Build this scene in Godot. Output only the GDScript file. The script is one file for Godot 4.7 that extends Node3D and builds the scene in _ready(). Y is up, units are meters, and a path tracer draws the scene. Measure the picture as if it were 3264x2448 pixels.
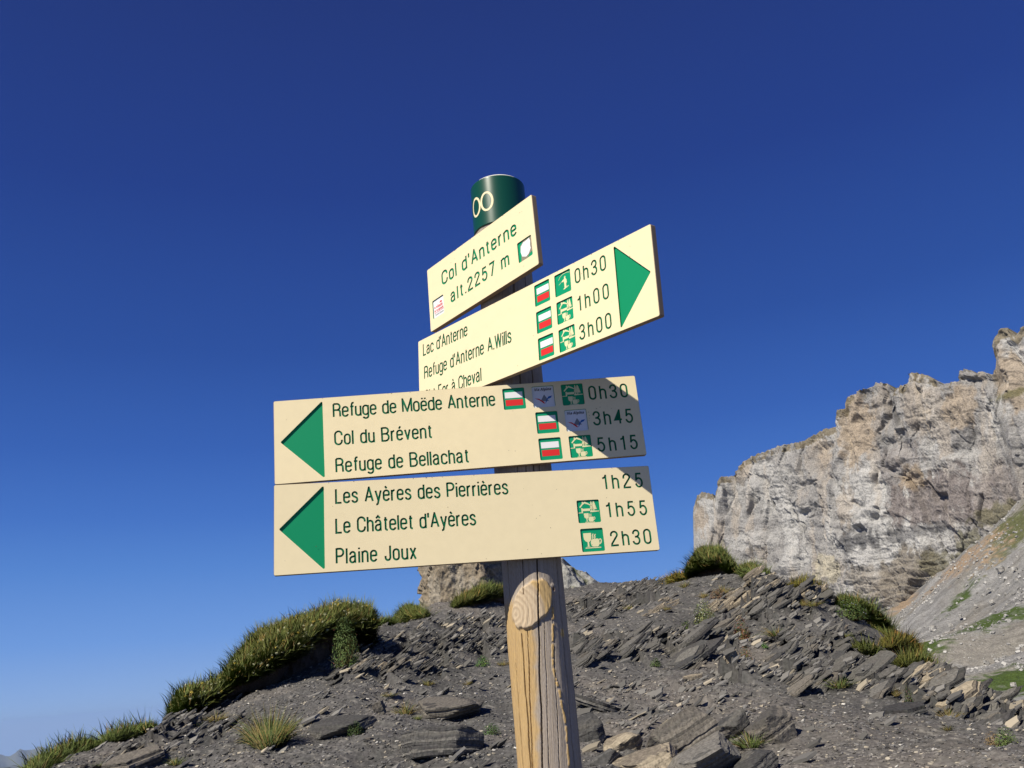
extends Node3D

const PW := 3264.0
const PH := 2448.0
const FOCAL := 2812.5534
const EXPOSURE := 1.31
const EYE := Vector3(0, 1.5, 0)

var cam_right: Vector3
var cam_up: Vector3
var cam_back: Vector3
var used := {}
var rng := RandomNumberGenerator.new()
var n_big := FastNoiseLite.new()
var n_mid := FastNoiseLite.new()
var n_fine := FastNoiseLite.new()
var n_ridge := FastNoiseLite.new()
var n_cell := FastNoiseLite.new()
var n_fold := FastNoiseLite.new()
var n_edge := FastNoiseLite.new()
var M := {}
const BED := Vector3(-0.49, 0.84, 0.20)

# ------------------------------------------------------------------ helpers

func ray(px: float, py: float) -> Vector3:
	return ((px - PW / 2) / FOCAL * cam_right - (py - PH / 2) / FOCAL * cam_up - cam_back).normalized()

# the point in that direction at a level distance r from the camera's foot
func at(px: float, py: float, r: float) -> Vector3:
	var q := ray(px, py)
	return EYE + q * (r / Vector2(q.x, q.z).length())

func numbered(called: String) -> String:
	if not used.has(called):
		used[called] = 0
		return called
	used[called] += 1
	return "%s_%03d" % [called, used[called]]

func tag(o: Node, label: String, category: String, group := "", kind := "") -> void:
	if label: o.set_meta("label", label)
	if category: o.set_meta("category", category)
	if group: o.set_meta("group", group)
	if kind: o.set_meta("kind", kind)

func thing(called: String, where: Vector3, label: String, category: String, group := "") -> Node3D:
	var o := Node3D.new()
	o.name = numbered(called)
	add_child(o)
	o.position = where
	tag(o, label, category, group)
	return o

func part(called: String, mesh: Mesh, mat: Material, parent: Node) -> MeshInstance3D:
	var o := MeshInstance3D.new()
	o.name = numbered(called) if parent == self else called
	o.mesh = mesh
	if mat: o.material_override = mat
	parent.add_child(o, true)
	return o

func lin(r: float, g: float, b: float) -> Color:
	return Color(r, g, b).linear_to_srgb()

func mat(called: String, c: Color, rough := 0.9, vertex := false) -> StandardMaterial3D:
	var m := StandardMaterial3D.new()
	m.resource_name = called
	m.albedo_color = c
	m.roughness = rough
	m.metallic_specular = 0.3
	m.vertex_color_use_as_albedo = vertex
	m.cull_mode = BaseMaterial3D.CULL_DISABLED
	return m

func mix(a: Color, b: Color, t: float) -> Color:
	return a.lerp(b, clampf(t, 0, 1))

func ss(a: float, b: float, x: float) -> float:
	return smoothstep(a, b, x)

# a grid of nu x nv points made into one smooth mesh; columns run along u
func grid_mesh(nu: int, nv: int, pos: PackedVector3Array, col: PackedColorArray, flip := false, close := false) -> ArrayMesh:
	var nor := PackedVector3Array()
	nor.resize(nu * nv)
	for j in nv:
		var ja := maxi(j - 1, 0) * nu
		var jb := mini(j + 1, nv - 1) * nu
		for i in nu:
			var ia := i - 1
			var ib := i + 1
			if close:
				if ia < 0: ia = nu - 2
				if ib > nu - 1: ib = 1
			else:
				ia = maxi(ia, 0)
				ib = mini(ib, nu - 1)
			var n := (pos[j * nu + ib] - pos[j * nu + ia]).cross(pos[jb + i] - pos[ja + i])
			if flip: n = -n
			nor[j * nu + i] = n.normalized() if n.length_squared() > 1e-20 else Vector3.UP
	var idx := PackedInt32Array()
	idx.resize((nu - 1) * (nv - 1) * 6)
	var k := 0
	for j in nv - 1:
		for i in nu - 1:
			var a := j * nu + i
			var b := a + 1
			var c := a + nu
			var d := c + 1
			if flip:
				idx[k] = a; idx[k + 1] = b; idx[k + 2] = c
				idx[k + 3] = b; idx[k + 4] = d; idx[k + 5] = c
			else:
				idx[k] = a; idx[k + 1] = c; idx[k + 2] = b
				idx[k + 3] = b; idx[k + 4] = c; idx[k + 5] = d
			k += 6
	return arrays_mesh(pos, nor, col, idx)

func arrays_mesh(pos: PackedVector3Array, nor: PackedVector3Array, col: PackedColorArray, idx := PackedInt32Array()) -> ArrayMesh:
	var a := []
	a.resize(Mesh.ARRAY_MAX)
	a[Mesh.ARRAY_VERTEX] = pos
	a[Mesh.ARRAY_NORMAL] = nor
	if col.size(): a[Mesh.ARRAY_COLOR] = col
	if idx.size(): a[Mesh.ARRAY_INDEX] = idx
	var m := ArrayMesh.new()
	m.add_surface_from_arrays(Mesh.PRIMITIVE_TRIANGLES, a)
	return m

class Tris:
	var p := PackedVector3Array()
	var n := PackedVector3Array()
	var c := PackedColorArray()
	func tri(a: Vector3, b: Vector3, d: Vector3, col: Color) -> void:
		var nn := (d - a).cross(b - a).normalized()
		p.append(a); p.append(b); p.append(d)
		n.append(nn); n.append(nn); n.append(nn)
		c.append(col); c.append(col); c.append(col)
	func soft(a: Vector3, b: Vector3, d: Vector3, col: Color) -> void:
		var k := p.size()
		tri(a, b, d, col)
		for i in 3: n[k + i] = (n[k + i] * 0.45 * signf(n[k + i].y + 0.001) + Vector3.UP).normalized()
	func quad(a: Vector3, b: Vector3, d: Vector3, e: Vector3, col: Color) -> void:
		tri(a, b, d, col)
		tri(a, d, e, col)

func tris_mesh(t: Tris) -> ArrayMesh:
	return arrays_mesh(t.p, t.n, t.c)

# ------------------------------------------------------------------ thin-plate surfaces through known points

class Plate:
	var x := PackedFloat64Array()
	var z := PackedFloat64Array()
	var w := PackedFloat64Array()
	var n := 0
	func fit(points: Array, smooth: float) -> void:
		n = points.size()
		var m := n + 3
		var a := []
		for i in m:
			var row := PackedFloat64Array()
			row.resize(m + 1)
			a.append(row)
		for i in n:
			var p: Vector3 = points[i]
			x.append(p.x); z.append(p.z)
		for i in n:
			for j in n:
				a[i][j] = kernel(x[i] - x[j], z[i] - z[j]) + (smooth if i == j else 0.0)
			a[i][n] = 1.0; a[i][n + 1] = x[i]; a[i][n + 2] = z[i]
			a[n][i] = 1.0; a[n + 1][i] = x[i]; a[n + 2][i] = z[i]
			a[i][m] = points[i].y
		for c in m:
			var best := c
			for r in range(c, m):
				if absf(a[r][c]) > absf(a[best][c]): best = r
			var t = a[c]; a[c] = a[best]; a[best] = t
			for r in range(c + 1, m):
				var f: float = a[r][c] / a[c][c]
				if f == 0.0: continue
				for k in range(c, m + 1): a[r][k] -= f * a[c][k]
		w.resize(m)
		for r in range(m - 1, -1, -1):
			var s: float = a[r][m]
			for k in range(r + 1, m): s -= a[r][k] * w[k]
			w[r] = s / a[r][r]
	func kernel(dx: float, dz: float) -> float:
		var d := dx * dx + dz * dz
		return 0.0 if d < 1e-9 else d * log(d) * 0.5
	func value(px: float, pz: float) -> float:
		var s := w[n] + w[n + 1] * px + w[n + 2] * pz
		for i in n:
			var dx := px - x[i]
			var dz := pz - z[i]
			var d := dx * dx + dz * dz
			if d > 1e-9: s += w[i] * d * log(d) * 0.5
		return s

# a plate read once on a coarse lattice, then looked up
class Lattice:
	var x0: float
	var z0: float
	var step: float
	var nx: int
	var nz: int
	var v := PackedFloat32Array()
	func make(plate: Plate, ax: float, bx: float, az: float, bz: float, st: float) -> void:
		x0 = ax; z0 = az; step = st
		nx = int((bx - ax) / st) + 2
		nz = int((bz - az) / st) + 2
		v.resize(nx * nz)
		for j in nz:
			for i in nx:
				v[j * nx + i] = plate.value(ax + i * st, az + j * st)
	func value(px: float, pz: float) -> float:
		var fx := clampf((px - x0) / step, 0, nx - 1.001)
		var fz := clampf((pz - z0) / step, 0, nz - 1.001)
		var i := int(fx)
		var j := int(fz)
		fx -= i; fz -= j
		var k := j * nx + i
		return lerpf(lerpf(v[k], v[k + 1], fx), lerpf(v[k + nx], v[k + nx + 1], fx), fz)

var knoll := Lattice.new()
var valley := Lattice.new()
# where bedrock breaks through the gravel: pixel, pixel radius across and up; turned into ground spots below
const ROCKY := [[1960, 1930, 170, 50], [2060, 1880, 90, 40], [2000, 2060, 200, 45], [2270, 2040, 120, 70], [2450, 1900, 170, 70],
	[2560, 2060, 160, 50], [2640, 2150, 140, 45], [2820, 2190, 150, 45], [3050, 2240, 130, 40], [3220, 2290, 110, 40], [1400, 2060, 230, 40],
	[1260, 2130, 210, 40], [560, 2330, 80, 30], [700, 2320, 70, 25], [1190, 2060, 90, 30], [2400, 2150, 130, 25], [1500, 1990, 130, 25]]
var rocky := []
var trail := PackedVector2Array()

func rocky_at(x: float, z: float) -> float:
	var m := 0.0
	for s in rocky:
		var dx: float = (x - s[0]) / s[2]
		var dz: float = (z - s[1]) / s[3]
		var d := dx * dx + dz * dz
		if d < 4.0: m = maxf(m, 1.0 - ss(0.35, 1.6, d))
	return m

func ground(x: float, z: float) -> float:
	return knoll.value(x, z)

# bedrock relief: the slate breaks along its bedding, so the ground climbs along each bed and drops at its edge
func ground_full(x: float, z: float) -> float:
	var y := knoll.value(x, z)
	var fade := ss(2.5, 5.0, -z) * ss(34.0, 27.0, -z) * ss(19.0, 14.0, absf(x))
	if fade <= 0.0: return y + 0.03 * n_mid.get_noise_2d(x, z)
	var m := clampf(rocky_at(x, z) + 0.35 * (n_big.get_noise_2d(x * 1.5, z * 1.5)), 0, 1)
	var b := (x * BED.x + y * BED.y + z * BED.z)
	var warp := 0.10 * n_mid.get_noise_2d(x * 1.3, z * 1.3) + 0.03 * n_fine.get_noise_2d(x * 1.2, z * 1.2)
	var t1 := fposmod((b + warp) / 0.34, 1.0)
	var t2 := fposmod((b + warp) / 0.085, 1.0)
	var rel := m * (0.25 * (t1 - 0.5) + 0.09 * (t2 - 0.5))
	rel += 0.10 * n_big.get_noise_2d(x * 3.0, z * 3.0) + 0.035 * n_mid.get_noise_2d(x * 1.6, z * 1.6) + (0.008 + 0.02 * m) * n_fine.get_noise_2d(x * 2.0, z * 2.0)
	return y + rel * fade

# the first point of the knoll in that direction
func land(px: float, py: float) -> Vector3:
	var q := ray(px, py)
	var h := Vector2(q.x, q.z).length()
	var prev := 3.0
	var r := 3.0
	while r < 34.0:
		var p := EYE + q * (r / h)
		if p.y < ground(p.x, p.z):
			var a := prev
			var b := r
			for k in 12:
				var c := (a + b) / 2
				p = EYE + q * (c / h)
				if p.y < ground(p.x, p.z): b = c
				else: a = c
			p = EYE + q * (b / h)
			p.y = ground_full(p.x, p.z)
			return p
		prev = r
		r += 0.12
	# past the crest: the ground under the crest in that direction
	var best := 12.0
	var gap := 1e9
	r = 6.0
	while r < 30.0:
		var p := EYE + q * (r / h)
		var g := (p.y - ground(p.x, p.z)) / r
		if g < gap:
			gap = g
			best = r
		r += 0.2
	var e := EYE + q * (best / h)
	e.y = ground_full(e.x, e.z)
	return e

func px_size(p: Vector3) -> float:   # metres that one photo pixel spans at that point
	return -(p - EYE).dot(cam_back) / FOCAL

func _ready() -> void:
	rng.seed = 7
	light_and_camera()
	noises()
	materials()
	shape_ground()
	print("ground ", Time.get_ticks_msec())
	build_knoll()
	print("knoll ", Time.get_ticks_msec())
	build_valley()
	build_cliff()
	build_buttress()
	build_mountains()
	print("far ", Time.get_ticks_msec())
	build_signpost()
	print("signpost ", Time.get_ticks_msec())
	build_rocks()
	print("rocks ", Time.get_ticks_msec())
	build_plants()
	print("plants ", Time.get_ticks_msec())
	build_gravel()
	print("gravel ", Time.get_ticks_msec())


# ------------------------------------------------------------------ camera, sky, sun

func light_and_camera() -> void:
	var pitch := 0.32269
	var roll := -0.089325
	var fwd := Vector3(0, sin(pitch), -cos(pitch))
	var up := Vector3(0, cos(pitch), sin(pitch))
	cam_right = cos(roll) * Vector3.RIGHT + sin(roll) * up
	cam_up = -sin(roll) * Vector3.RIGHT + cos(roll) * up
	cam_back = -fwd
	var c := Camera3D.new()
	c.name = "camera"
	c.fov = 47.0366
	c.near = 0.05
	c.far = 60000.0
	c.transform = Transform3D(Basis(cam_right, cam_up, cam_back), EYE)
	add_child(c)
	c.current = true

	# clear mountain sky: one colour for each height above the horizon, the same all round
	var stops := [[-90.0, 152, 177, 219], [0.0, 148, 178, 221], [1.5, 135, 170, 222], [4.0, 111, 155, 221], [8.0, 86, 134, 208], [11.0, 70, 116, 196], [15.0, 57, 99, 180], [21.0, 46, 82, 159], [31.0, 38, 65, 138], [42.0, 36, 57, 122], [60.0, 29, 47, 106], [90.0, 26, 42, 95]]
	var pan := Image.create(64, 720, false, Image.FORMAT_RGBF)
	for y in 720:
		var e := 90.0 - (y + 0.5) * 0.25
		var tone := Color.WHITE
		for k in stops.size() - 1:
			if e >= stops[k][0] and e <= stops[k + 1][0]:
				var f: float = (e - stops[k][0]) / (stops[k + 1][0] - stops[k][0])
				tone = Color8(stops[k][1], stops[k][2], stops[k][3]).srgb_to_linear().lerp(Color8(stops[k + 1][1], stops[k + 1][2], stops[k + 1][3]).srgb_to_linear(), f)
		tone = tone * (1.0 / EXPOSURE)
		for x in 64: pan.set_pixel(x, y, tone)
	var sky_mat := PanoramaSkyMaterial.new()
	sky_mat.panorama = ImageTexture.create_from_image(pan)
	var sky := Sky.new()
	sky.sky_material = sky_mat
	var env := Environment.new()
	env.background_mode = Environment.BG_SKY
	env.sky = sky
	env.tonemap_mode = Environment.TONE_MAPPER_LINEAR
	env.tonemap_exposure = EXPOSURE
	env.ambient_light_source = Environment.AMBIENT_SOURCE_SKY
	env.sdfgi_enabled = true
	env.ssao_enabled = true
	env.ssil_enabled = true
	env.fog_enabled = true
	env.fog_density = 0.00004
	env.fog_light_color = Color(0.70, 0.82, 1.0)
	var we := WorldEnvironment.new()
	we.name = "environment"
	we.environment = env
	add_child(we)

	var sun := DirectionalLight3D.new()
	sun.name = "sun"
	var el := deg_to_rad(45.0)
	var az := deg_to_rad(-42.0)
	var to_sun := Vector3(sin(az) * cos(el), sin(el), cos(az) * cos(el))
	sun.light_color = Color(1.0, 0.965, 0.895)
	sun.light_energy = 1.55
	sun.light_angular_distance = 0.5
	sun.shadow_enabled = true
	add_child(sun)
	sun.look_at_from_position(to_sun * 50.0, Vector3.ZERO, Vector3.UP)

func noises() -> void:
	var all := [[n_big, 0.22, 3, 11], [n_mid, 1.6, 4, 23], [n_fine, 9.0, 4, 37], [n_ridge, 1.0, 5, 51], [n_cell, 1.0, 1, 67], [n_fold, 1.0, 2, 83], [n_edge, 1.0, 1, 67]]
	for a in all:
		var n: FastNoiseLite = a[0]
		n.noise_type = FastNoiseLite.TYPE_SIMPLEX_SMOOTH
		n.frequency = a[1]
		n.fractal_octaves = a[2]
		n.seed = a[3]
	n_ridge.fractal_type = FastNoiseLite.FRACTAL_RIDGED
	n_fold.fractal_type = FastNoiseLite.FRACTAL_RIDGED
	n_edge.noise_type = FastNoiseLite.TYPE_CELLULAR
	n_edge.cellular_return_type = FastNoiseLite.RETURN_DISTANCE2_SUB
	n_edge.fractal_type = FastNoiseLite.FRACTAL_NONE
	n_cell.noise_type = FastNoiseLite.TYPE_CELLULAR
	n_cell.cellular_return_type = FastNoiseLite.RETURN_CELL_VALUE
	n_cell.fractal_type = FastNoiseLite.FRACTAL_NONE

func grain_texture(freq: float, lo: float, hi: float, sd: int, size := 512) -> ImageTexture:
	var n := FastNoiseLite.new()
	n.seed = sd
	n.noise_type = FastNoiseLite.TYPE_SIMPLEX
	n.frequency = freq
	n.fractal_octaves = 4
	var im := n.get_seamless_image(size, size)
	im.convert(Image.FORMAT_RGB8)
	var d := im.get_data()
	for i in d.size():
		d[i] = int(clampf(lo + (hi - lo) * d[i] / 255.0, 0, 1) * 255.0)
	return ImageTexture.create_from_image(Image.create_from_data(size, size, false, Image.FORMAT_RGB8, d))

func bump_texture(freq: float, sd: int, strength: float) -> ImageTexture:
	var n := FastNoiseLite.new()
	n.seed = sd
	n.noise_type = FastNoiseLite.TYPE_SIMPLEX
	n.frequency = freq
	n.fractal_octaves = 5
	var im := n.get_seamless_image(512, 512)
	im.bump_map_to_normal_map(strength)
	return ImageTexture.create_from_image(im)

func triplanar(m: StandardMaterial3D, tex: Texture2D, bump: Texture2D, scale: float, bump_scale: float) -> void:
	m.albedo_texture = tex
	if bump:
		m.normal_enabled = true
		m.normal_texture = bump
		m.normal_scale = bump_scale
	m.uv1_triplanar = true
	m.uv1_world_triplanar = true
	m.uv1_scale = Vector3.ONE * scale

func materials() -> void:
	var g1 := grain_texture(0.03, 0.62, 1.0, 3)
	var b1 := bump_texture(0.03, 5, 6.0)
	M.ground = mat("slate ground", Color.WHITE, 0.92, true)
	triplanar(M.ground, g1, b1, 1.1, 0.9)
	M.rock = mat("slate rock", Color.WHITE, 0.82, true)
	triplanar(M.rock, g1, b1, 1.7, 0.9)
	M.cliff = mat("limestone", Color.WHITE, 0.95, true)
	triplanar(M.cliff, g1, b1, 0.13, 1.0)
	M.far = mat("far land", Color.WHITE, 0.95, true)
	triplanar(M.far, g1, b1, 0.16, 0.8)
	M.hill = mat("distant rock", lin(0.12, 0.125, 0.105), 1.0)
	M.soil = mat("turf soil", Color.WHITE, 1.0, true)
	triplanar(M.soil, g1, b1, 2.2, 1.4)
	M.grass = mat("grass blades", Color.WHITE, 0.75, true)
	M.grass.backlight_enabled = true
	M.grass.backlight = Color(0.35, 0.42, 0.16)
	M.leaf = mat("leaves", Color.WHITE, 0.6, true)
	M.leaf.backlight_enabled = true
	M.leaf.backlight = Color(0.3, 0.36, 0.14)
	M.chip = mat("slate chips", Color.WHITE, 0.75, true)
	M.wood = mat("weathered wood", Color.WHITE, 0.8, true)
	M.cream = mat("cream sign face", lin(0.83, 0.72, 0.468), 0.42)
	var g2 := grain_texture(0.02, 0.98, 1.0, 9)
	M.cream.albedo_texture = g2
	M.cream.uv1_triplanar = true
	M.cream.uv1_world_triplanar = true
	M.cream.uv1_scale = Vector3.ONE * 3.0
	M.core = mat("sign core", lin(0.25, 0.19, 0.14), 0.6)
	M.green = mat("engraved green", lin(0.004, 0.25, 0.11), 0.5)
	M.letter = mat("lettering green", lin(0.003, 0.15, 0.065), 0.6)
	M.icon = mat("pictogram green", lin(0.004, 0.30, 0.14), 0.45)
	M.iconcream = mat("pictogram cream", lin(0.74, 0.70, 0.42), 0.5)
	M.white = mat("white paint", lin(0.78, 0.78, 0.79), 0.5)
	M.red = mat("red paint", lin(0.66, 0.03, 0.03), 0.5)
	M.print_grey = mat("grey print", lin(0.20, 0.22, 0.25), 0.5)
	M.print_blue = mat("blue print", lin(0.02, 0.13, 0.42), 0.5)
	M.print_dark = mat("dark print", lin(0.02, 0.02, 0.03), 0.5)
	M.pale = mat("pale sticker", lin(0.72, 0.73, 0.78), 0.5)
	M.speck = mat("dirt specks", lin(0.14, 0.11, 0.06), 0.9)
	M.scuff = mat("scuffed metal", lin(0.26, 0.23, 0.17), 0.6)
	M.sleeve = mat("green sleeve", lin(0.004, 0.062, 0.036), 0.28)
	M.sleeve.metallic_specular = 0.6
	M.captop = mat("pale cap top", lin(0.62, 0.60, 0.56), 0.7)

# ------------------------------------------------------------------ ground

const CREST := [[-300, 2560, 10.5], [90, 2455, 11.0], [300, 2410, 12.0], [480, 2345, 12.5], [590, 2300, 12.6], [800, 2160, 13.5], [1000, 2060, 14.5], [1180, 2010, 15.5],
	[1330, 1965, 19.0], [1600, 1918, 23.0], [1720, 1912, 24.0], [1850, 1903, 24.0], [1980, 1890, 23.5], [2100, 1868, 22.0], [2250, 1832, 18.5], [2450, 1858, 17.0], [2600, 1880, 16.0],
	[2750, 1990, 15.0], [2900, 2105, 14.0], [3000, 2158, 13.0], [3150, 2205, 12.0], [3264, 2262, 11.0], [3500, 2360, 10.0], [3900, 2500, 9.0]]
const FRONT := [[400, 2448, 9.0], [900, 2448, 7.8], [1400, 2448, 7.2], [2000, 2448, 6.8], [2600, 2448, 6.5], [3264, 2448, 6.0],
	[700, 2300, 10.3], [1000, 2250, 9.6], [1400, 2250, 9.5], [2000, 2250, 9.5], [2600, 2250, 9.0], [3264, 2320, 8.8],
	[1000, 2130, 12.4], [1400, 2080, 13.0], [2000, 2080, 12.5], [2600, 2080, 12.0], [2950, 2170, 11.8], [2000, 1960, 17.0], [2350, 1960, 15.0], [2350, 2080, 12.6],
	[2650, 2000, 13.8], [1600, 1990, 16.0], [1600, 1938, 20.0], [1850, 1925, 20.0], [1850, 1985, 16.0], [2100, 1890, 18.6], [2100, 1935, 16.0], [1330, 1995, 16.0], [1180, 2050, 13.6], [2450, 1905, 15.0]]

func shape_ground() -> void:
	var pts := []
	for a in CREST:
		var p := at(a[0], a[1], a[2])
		pts.append(p)
		var out := Vector3(p.x, 0, p.z).normalized()
		pts.append(Vector3(p.x, p.y - 0.9, p.z) + out * 4.0)
		pts.append(Vector3(p.x, p.y - 6.5, p.z) + out * 13.0)
	for a in FRONT:
		pts.append(at(a[0], a[1], a[2]))
	for a in [[0, 0, 0], [-4, -0.15, 0], [4, 0.0, 0], [0, -0.3, 4], [-5, 0.25, -4], [5, 0.15, -4], [0, 0.12, -1.85], [0, 0.42, -4], [-10, -0.9, 1], [10, -0.9, 1], [0, -1.1, 10],
			[-9, -1.6, 9], [9, -1.6, 9], [-16, -3.2, -3], [16, -3.2, -3], [0, -3.0, 18], [-18, -5, 14], [18, -5, 14], [-24, -8, -14], [26, -8, -12]]:
		pts.append(Vector3(a[0], a[1], a[2]))
	var plate := Plate.new()
	plate.fit(pts, 0.0)
	knoll.make(plate, -34, 34, -44, 24, 0.3)
	for s in ROCKY:
		var p := land(s[0], s[1])
		var w: float = s[2] * px_size(p)
		var up: Vector3 = land(s[0], s[1] - s[3])
		rocky.append([p.x, p.z, w, clampf(absf(up.z - p.z), 0.6, 2.6)])

# how far from the middle of the trodden path, in half widths
func trail_gap(x: float, z: float) -> float:
	if trail.is_empty():
		for a in [[1880, 2180], [2100, 2225], [2350, 2250], [2600, 2290], [2900, 2350], [3264, 2425], [3500, 2480]]:
			var p := land(a[0], a[1])
			trail.append(Vector2(p.x, p.z))
	var best := 9.0
	for k in trail.size() - 1:
		best = minf(best, Vector2(x, z).distance_to(Geometry2D.get_closest_point_to_segment(Vector2(x, z), trail[k], trail[k + 1])))
	return best / 0.75

func build_knoll() -> void:
	var xs := PackedFloat32Array()
	var x := -33.0
	while x < 33.0:
		xs.append(x)
		x += 0.05 if absf(x) < 13.5 else 0.05 + 0.06 * (absf(x) - 13.5)
	var zs := PackedFloat32Array()
	var z := 23.0
	while z > -43.0:
		zs.append(z)
		if z > -4.5: z -= 0.08 + 0.07 * (z + 4.5)
		elif z > -12.0: z -= 0.04
		elif z > -26.0: z -= 0.06
		else: z -= 0.06 + 0.08 * (-26.0 - z)
	var nu := xs.size()
	var nv := zs.size()
	var pos := PackedVector3Array()
	var col := PackedColorArray()
	pos.resize(nu * nv)
	col.resize(nu * nv)
	var gravel := Color(0.145, 0.141, 0.138)
	var slate := Color(0.085, 0.084, 0.083)
	var tan_dust := Color(0.20, 0.184, 0.17)
	var pale := Color(0.34, 0.32, 0.29)
	for j in nv:
		var zz := zs[j]
		for i in nu:
			var xx := xs[i]
			var k := j * nu + i
			pos[k] = Vector3(xx, ground_full(xx, zz), zz)
			var m := rocky_at(xx, zz)
			var a := n_big.get_noise_2d(xx * 1.4 + 40, zz * 1.4)
			var f := n_fine.get_noise_2d(xx * 1.7 + 9, zz * 1.7)
			var c := mix(gravel, tan_dust, maxf(ss(0.05, 0.5, a), 0.85 * ss(1.1, 0.35, trail_gap(xx, zz) + 0.5 * a)))
			c = mix(c, slate, 0.85 * m + 0.5 * ss(0.0, -0.4, a))
			c = mix(c, pale, 0.5 * ss(0.25, 0.5, f) * (1.0 - 0.6 * m))
			c = c * (1.0 + 0.35 * f)
			c.a = 1.0
			col[k] = c
	var o := part("ground", grid_mesh(nu, nv, pos, col), M.ground, self)
	tag(o, "", "", "", "structure")

func valley_hit(px: float, py: float) -> Vector3:
	var q := ray(px, py)
	var hl := Vector2(q.x, q.z).length()
	var r := 70.0
	while r < 260.0:
		var p := EYE + q * (r / hl)
		if p.y < valley.value(p.x, p.z): break
		r += 0.5
	return at(px, py, r)

func build_valley() -> void:
	var pts := []
	for a in [[3264, 2240, 110], [3264, 2100, 150], [3264, 1950, 170], [3264, 1800, 190], [3264, 1600, 214], [3000, 2160, 130], [2950, 2050, 165], [2850, 2000, 222],
			[3000, 1850, 218], [3120, 1740, 214], [3120, 1950, 185], [3700, 1330, 205], [3700, 1900, 140], [3700, 2250, 90], [2600, 2080, 250], [2300, 2130, 290]]:
		pts.append(at(a[0], a[1], a[2]))
	for a in [[0, -12, -60], [30, -10, -50], [-40, -24, -50], [-40, -20, 0], [40, -12, 0], [0, -16, 40], [0, -5, -42], [-34, -14, -40], [30, -8, -40], [-30, -9, 20], [32, -9, 10],
			[-120, -70, -100], [-200, -140, 0], [150, -40, 60], [-60, -30, -250], [60, 0, -330], [200, 60, -300], [320, 90, -150], [-250, -160, -350], [0, -60, 200], [300, 20, 200], [-250, -170, 250], [0, -20, -450], [350, 140, -450]]:
		pts.append(Vector3(a[0], a[1], a[2]))
	var plate := Plate.new()
	plate.fit(pts, 0.0)
	valley.make(plate, -300, 400, -500, 300, 4.0)
	# two sheets as one surface: a dense piece where it shows, a coarse one out to the horizon
	var xs := PackedFloat32Array()
	var x := -9000.0
	while x < 9000.0:
		xs.append(x)
		if x > 40 and x < 140: x += 0.5
		else: x += 4.0 if absf(x - 60.0) < 240.0 else 4.0 + 0.25 * (absf(x - 60.0) - 240.0)
	var zs := PackedFloat32Array()
	var z := 5000.0
	while z > -12000.0:
		zs.append(z)
		if z < -80 and z > -215: z -= 0.6
		else: z -= 4.0 if (z > -480 and z < 250) else 4.0 + 0.25 * maxf(-480.0 - z, z - 250.0)
	var nu := xs.size()
	var nv := zs.size()
	var pos := PackedVector3Array()
	var col := PackedColorArray()
	pos.resize(nu * nv)
	col.resize(nu * nv)
	var scree := Color(0.30, 0.297, 0.295)
	var dust := Color(0.28, 0.265, 0.24)
	var grass := Color(0.075, 0.115, 0.03)
	var rust := Color(0.40, 0.30, 0.21)
	var turf := Color(0.14, 0.15, 0.07)
	var patches := []
	for a in [[2960, 2065, 75, 30, 0], [3170, 1995, 95, 30, 0], [3264, 2170, 160, 60, 0], [3060, 1905, 60, 12, 0], [3210, 1690, 90, 40, 1], [3060, 1790, 70, 55, 2], [2880, 1925, 40, 20, 2], [3120, 1700, 60, 30, 1], [3100, 2080, 90, 25, 3], [3180, 2090, 80, 40, 3]]:
		var w := valley_hit(a[0], a[1])
		var ps := px_size(w)
		patches.append([w.x, w.z, a[2] * ps, a[3] * ps * 3.2, a[4]])
	for j in nv:
		for i in nu:
			var k := j * nu + i
			var xx := xs[i]
			var zz := zs[j]
			var inside := ss(300.0, 200.0, maxf(absf(xx - 50.0), absf(zz + 100.0) * 0.75))
			var y := lerpf(-420.0, valley.value(xx, zz), inside)
			if inside < 1.0: y += (1.0 - inside) * 220.0 * n_big.get_noise_2d(xx * 0.004, zz * 0.004)
			var c := scree
			if inside > 0.0:
				y += inside * (1.6 * n_big.get_noise_2d(xx * 0.12, zz * 0.12) + 0.5 * n_mid.get_noise_2d(xx * 0.12, zz * 0.12))
			var p := Vector3(xx, y, zz)
			var hole := ss(38.0, 28.0, maxf(absf(xx), absf(zz + 10.0)))
			p.y = lerpf(p.y, minf(p.y, -12.0), hole)
			pos[k] = p
			if inside > 0.5 and zz < -60.0 and xx > 20.0:
				var nn := n_mid.get_noise_2d(xx * 0.07, zz * 0.07)
				c = mix(scree, dust, ss(-0.1, 0.45, n_big.get_noise_2d(xx * 0.2, zz * 0.2) + 0.4 * nn))
				c = c * (1.0 + 0.45 * n_mid.get_noise_2d((zz - 0.5 * xx) * 0.16, (xx + 0.5 * zz) * 0.015))
				for a in patches:
					var d := Vector2((xx - a[0]) / a[2], (zz - a[1]) / a[3]).length() + 0.9 * nn + 0.5 * n_fine.get_noise_2d(xx * 0.05, zz * 0.05)
					c = mix(c, [grass, turf, rust, dust][a[4]], ss(1.35, 0.75, d + 0.9 * n_fine.get_noise_2d(xx * 0.22, zz * 0.22)))
				c = c * (1.0 + 0.4 * n_fine.get_noise_2d(xx * 0.3, zz * 0.3))
			else:
				c = mix(turf, scree, ss(-0.2, 0.3, n_big.get_noise_2d(xx * 0.05, zz * 0.05)))
			c.a = 1.0
			col[k] = c
	tag(part("valley_terrain", grid_mesh(nu, nv, pos, col), M.far, self), "", "", "", "structure")
	var stones := []
	var stint := []
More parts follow.
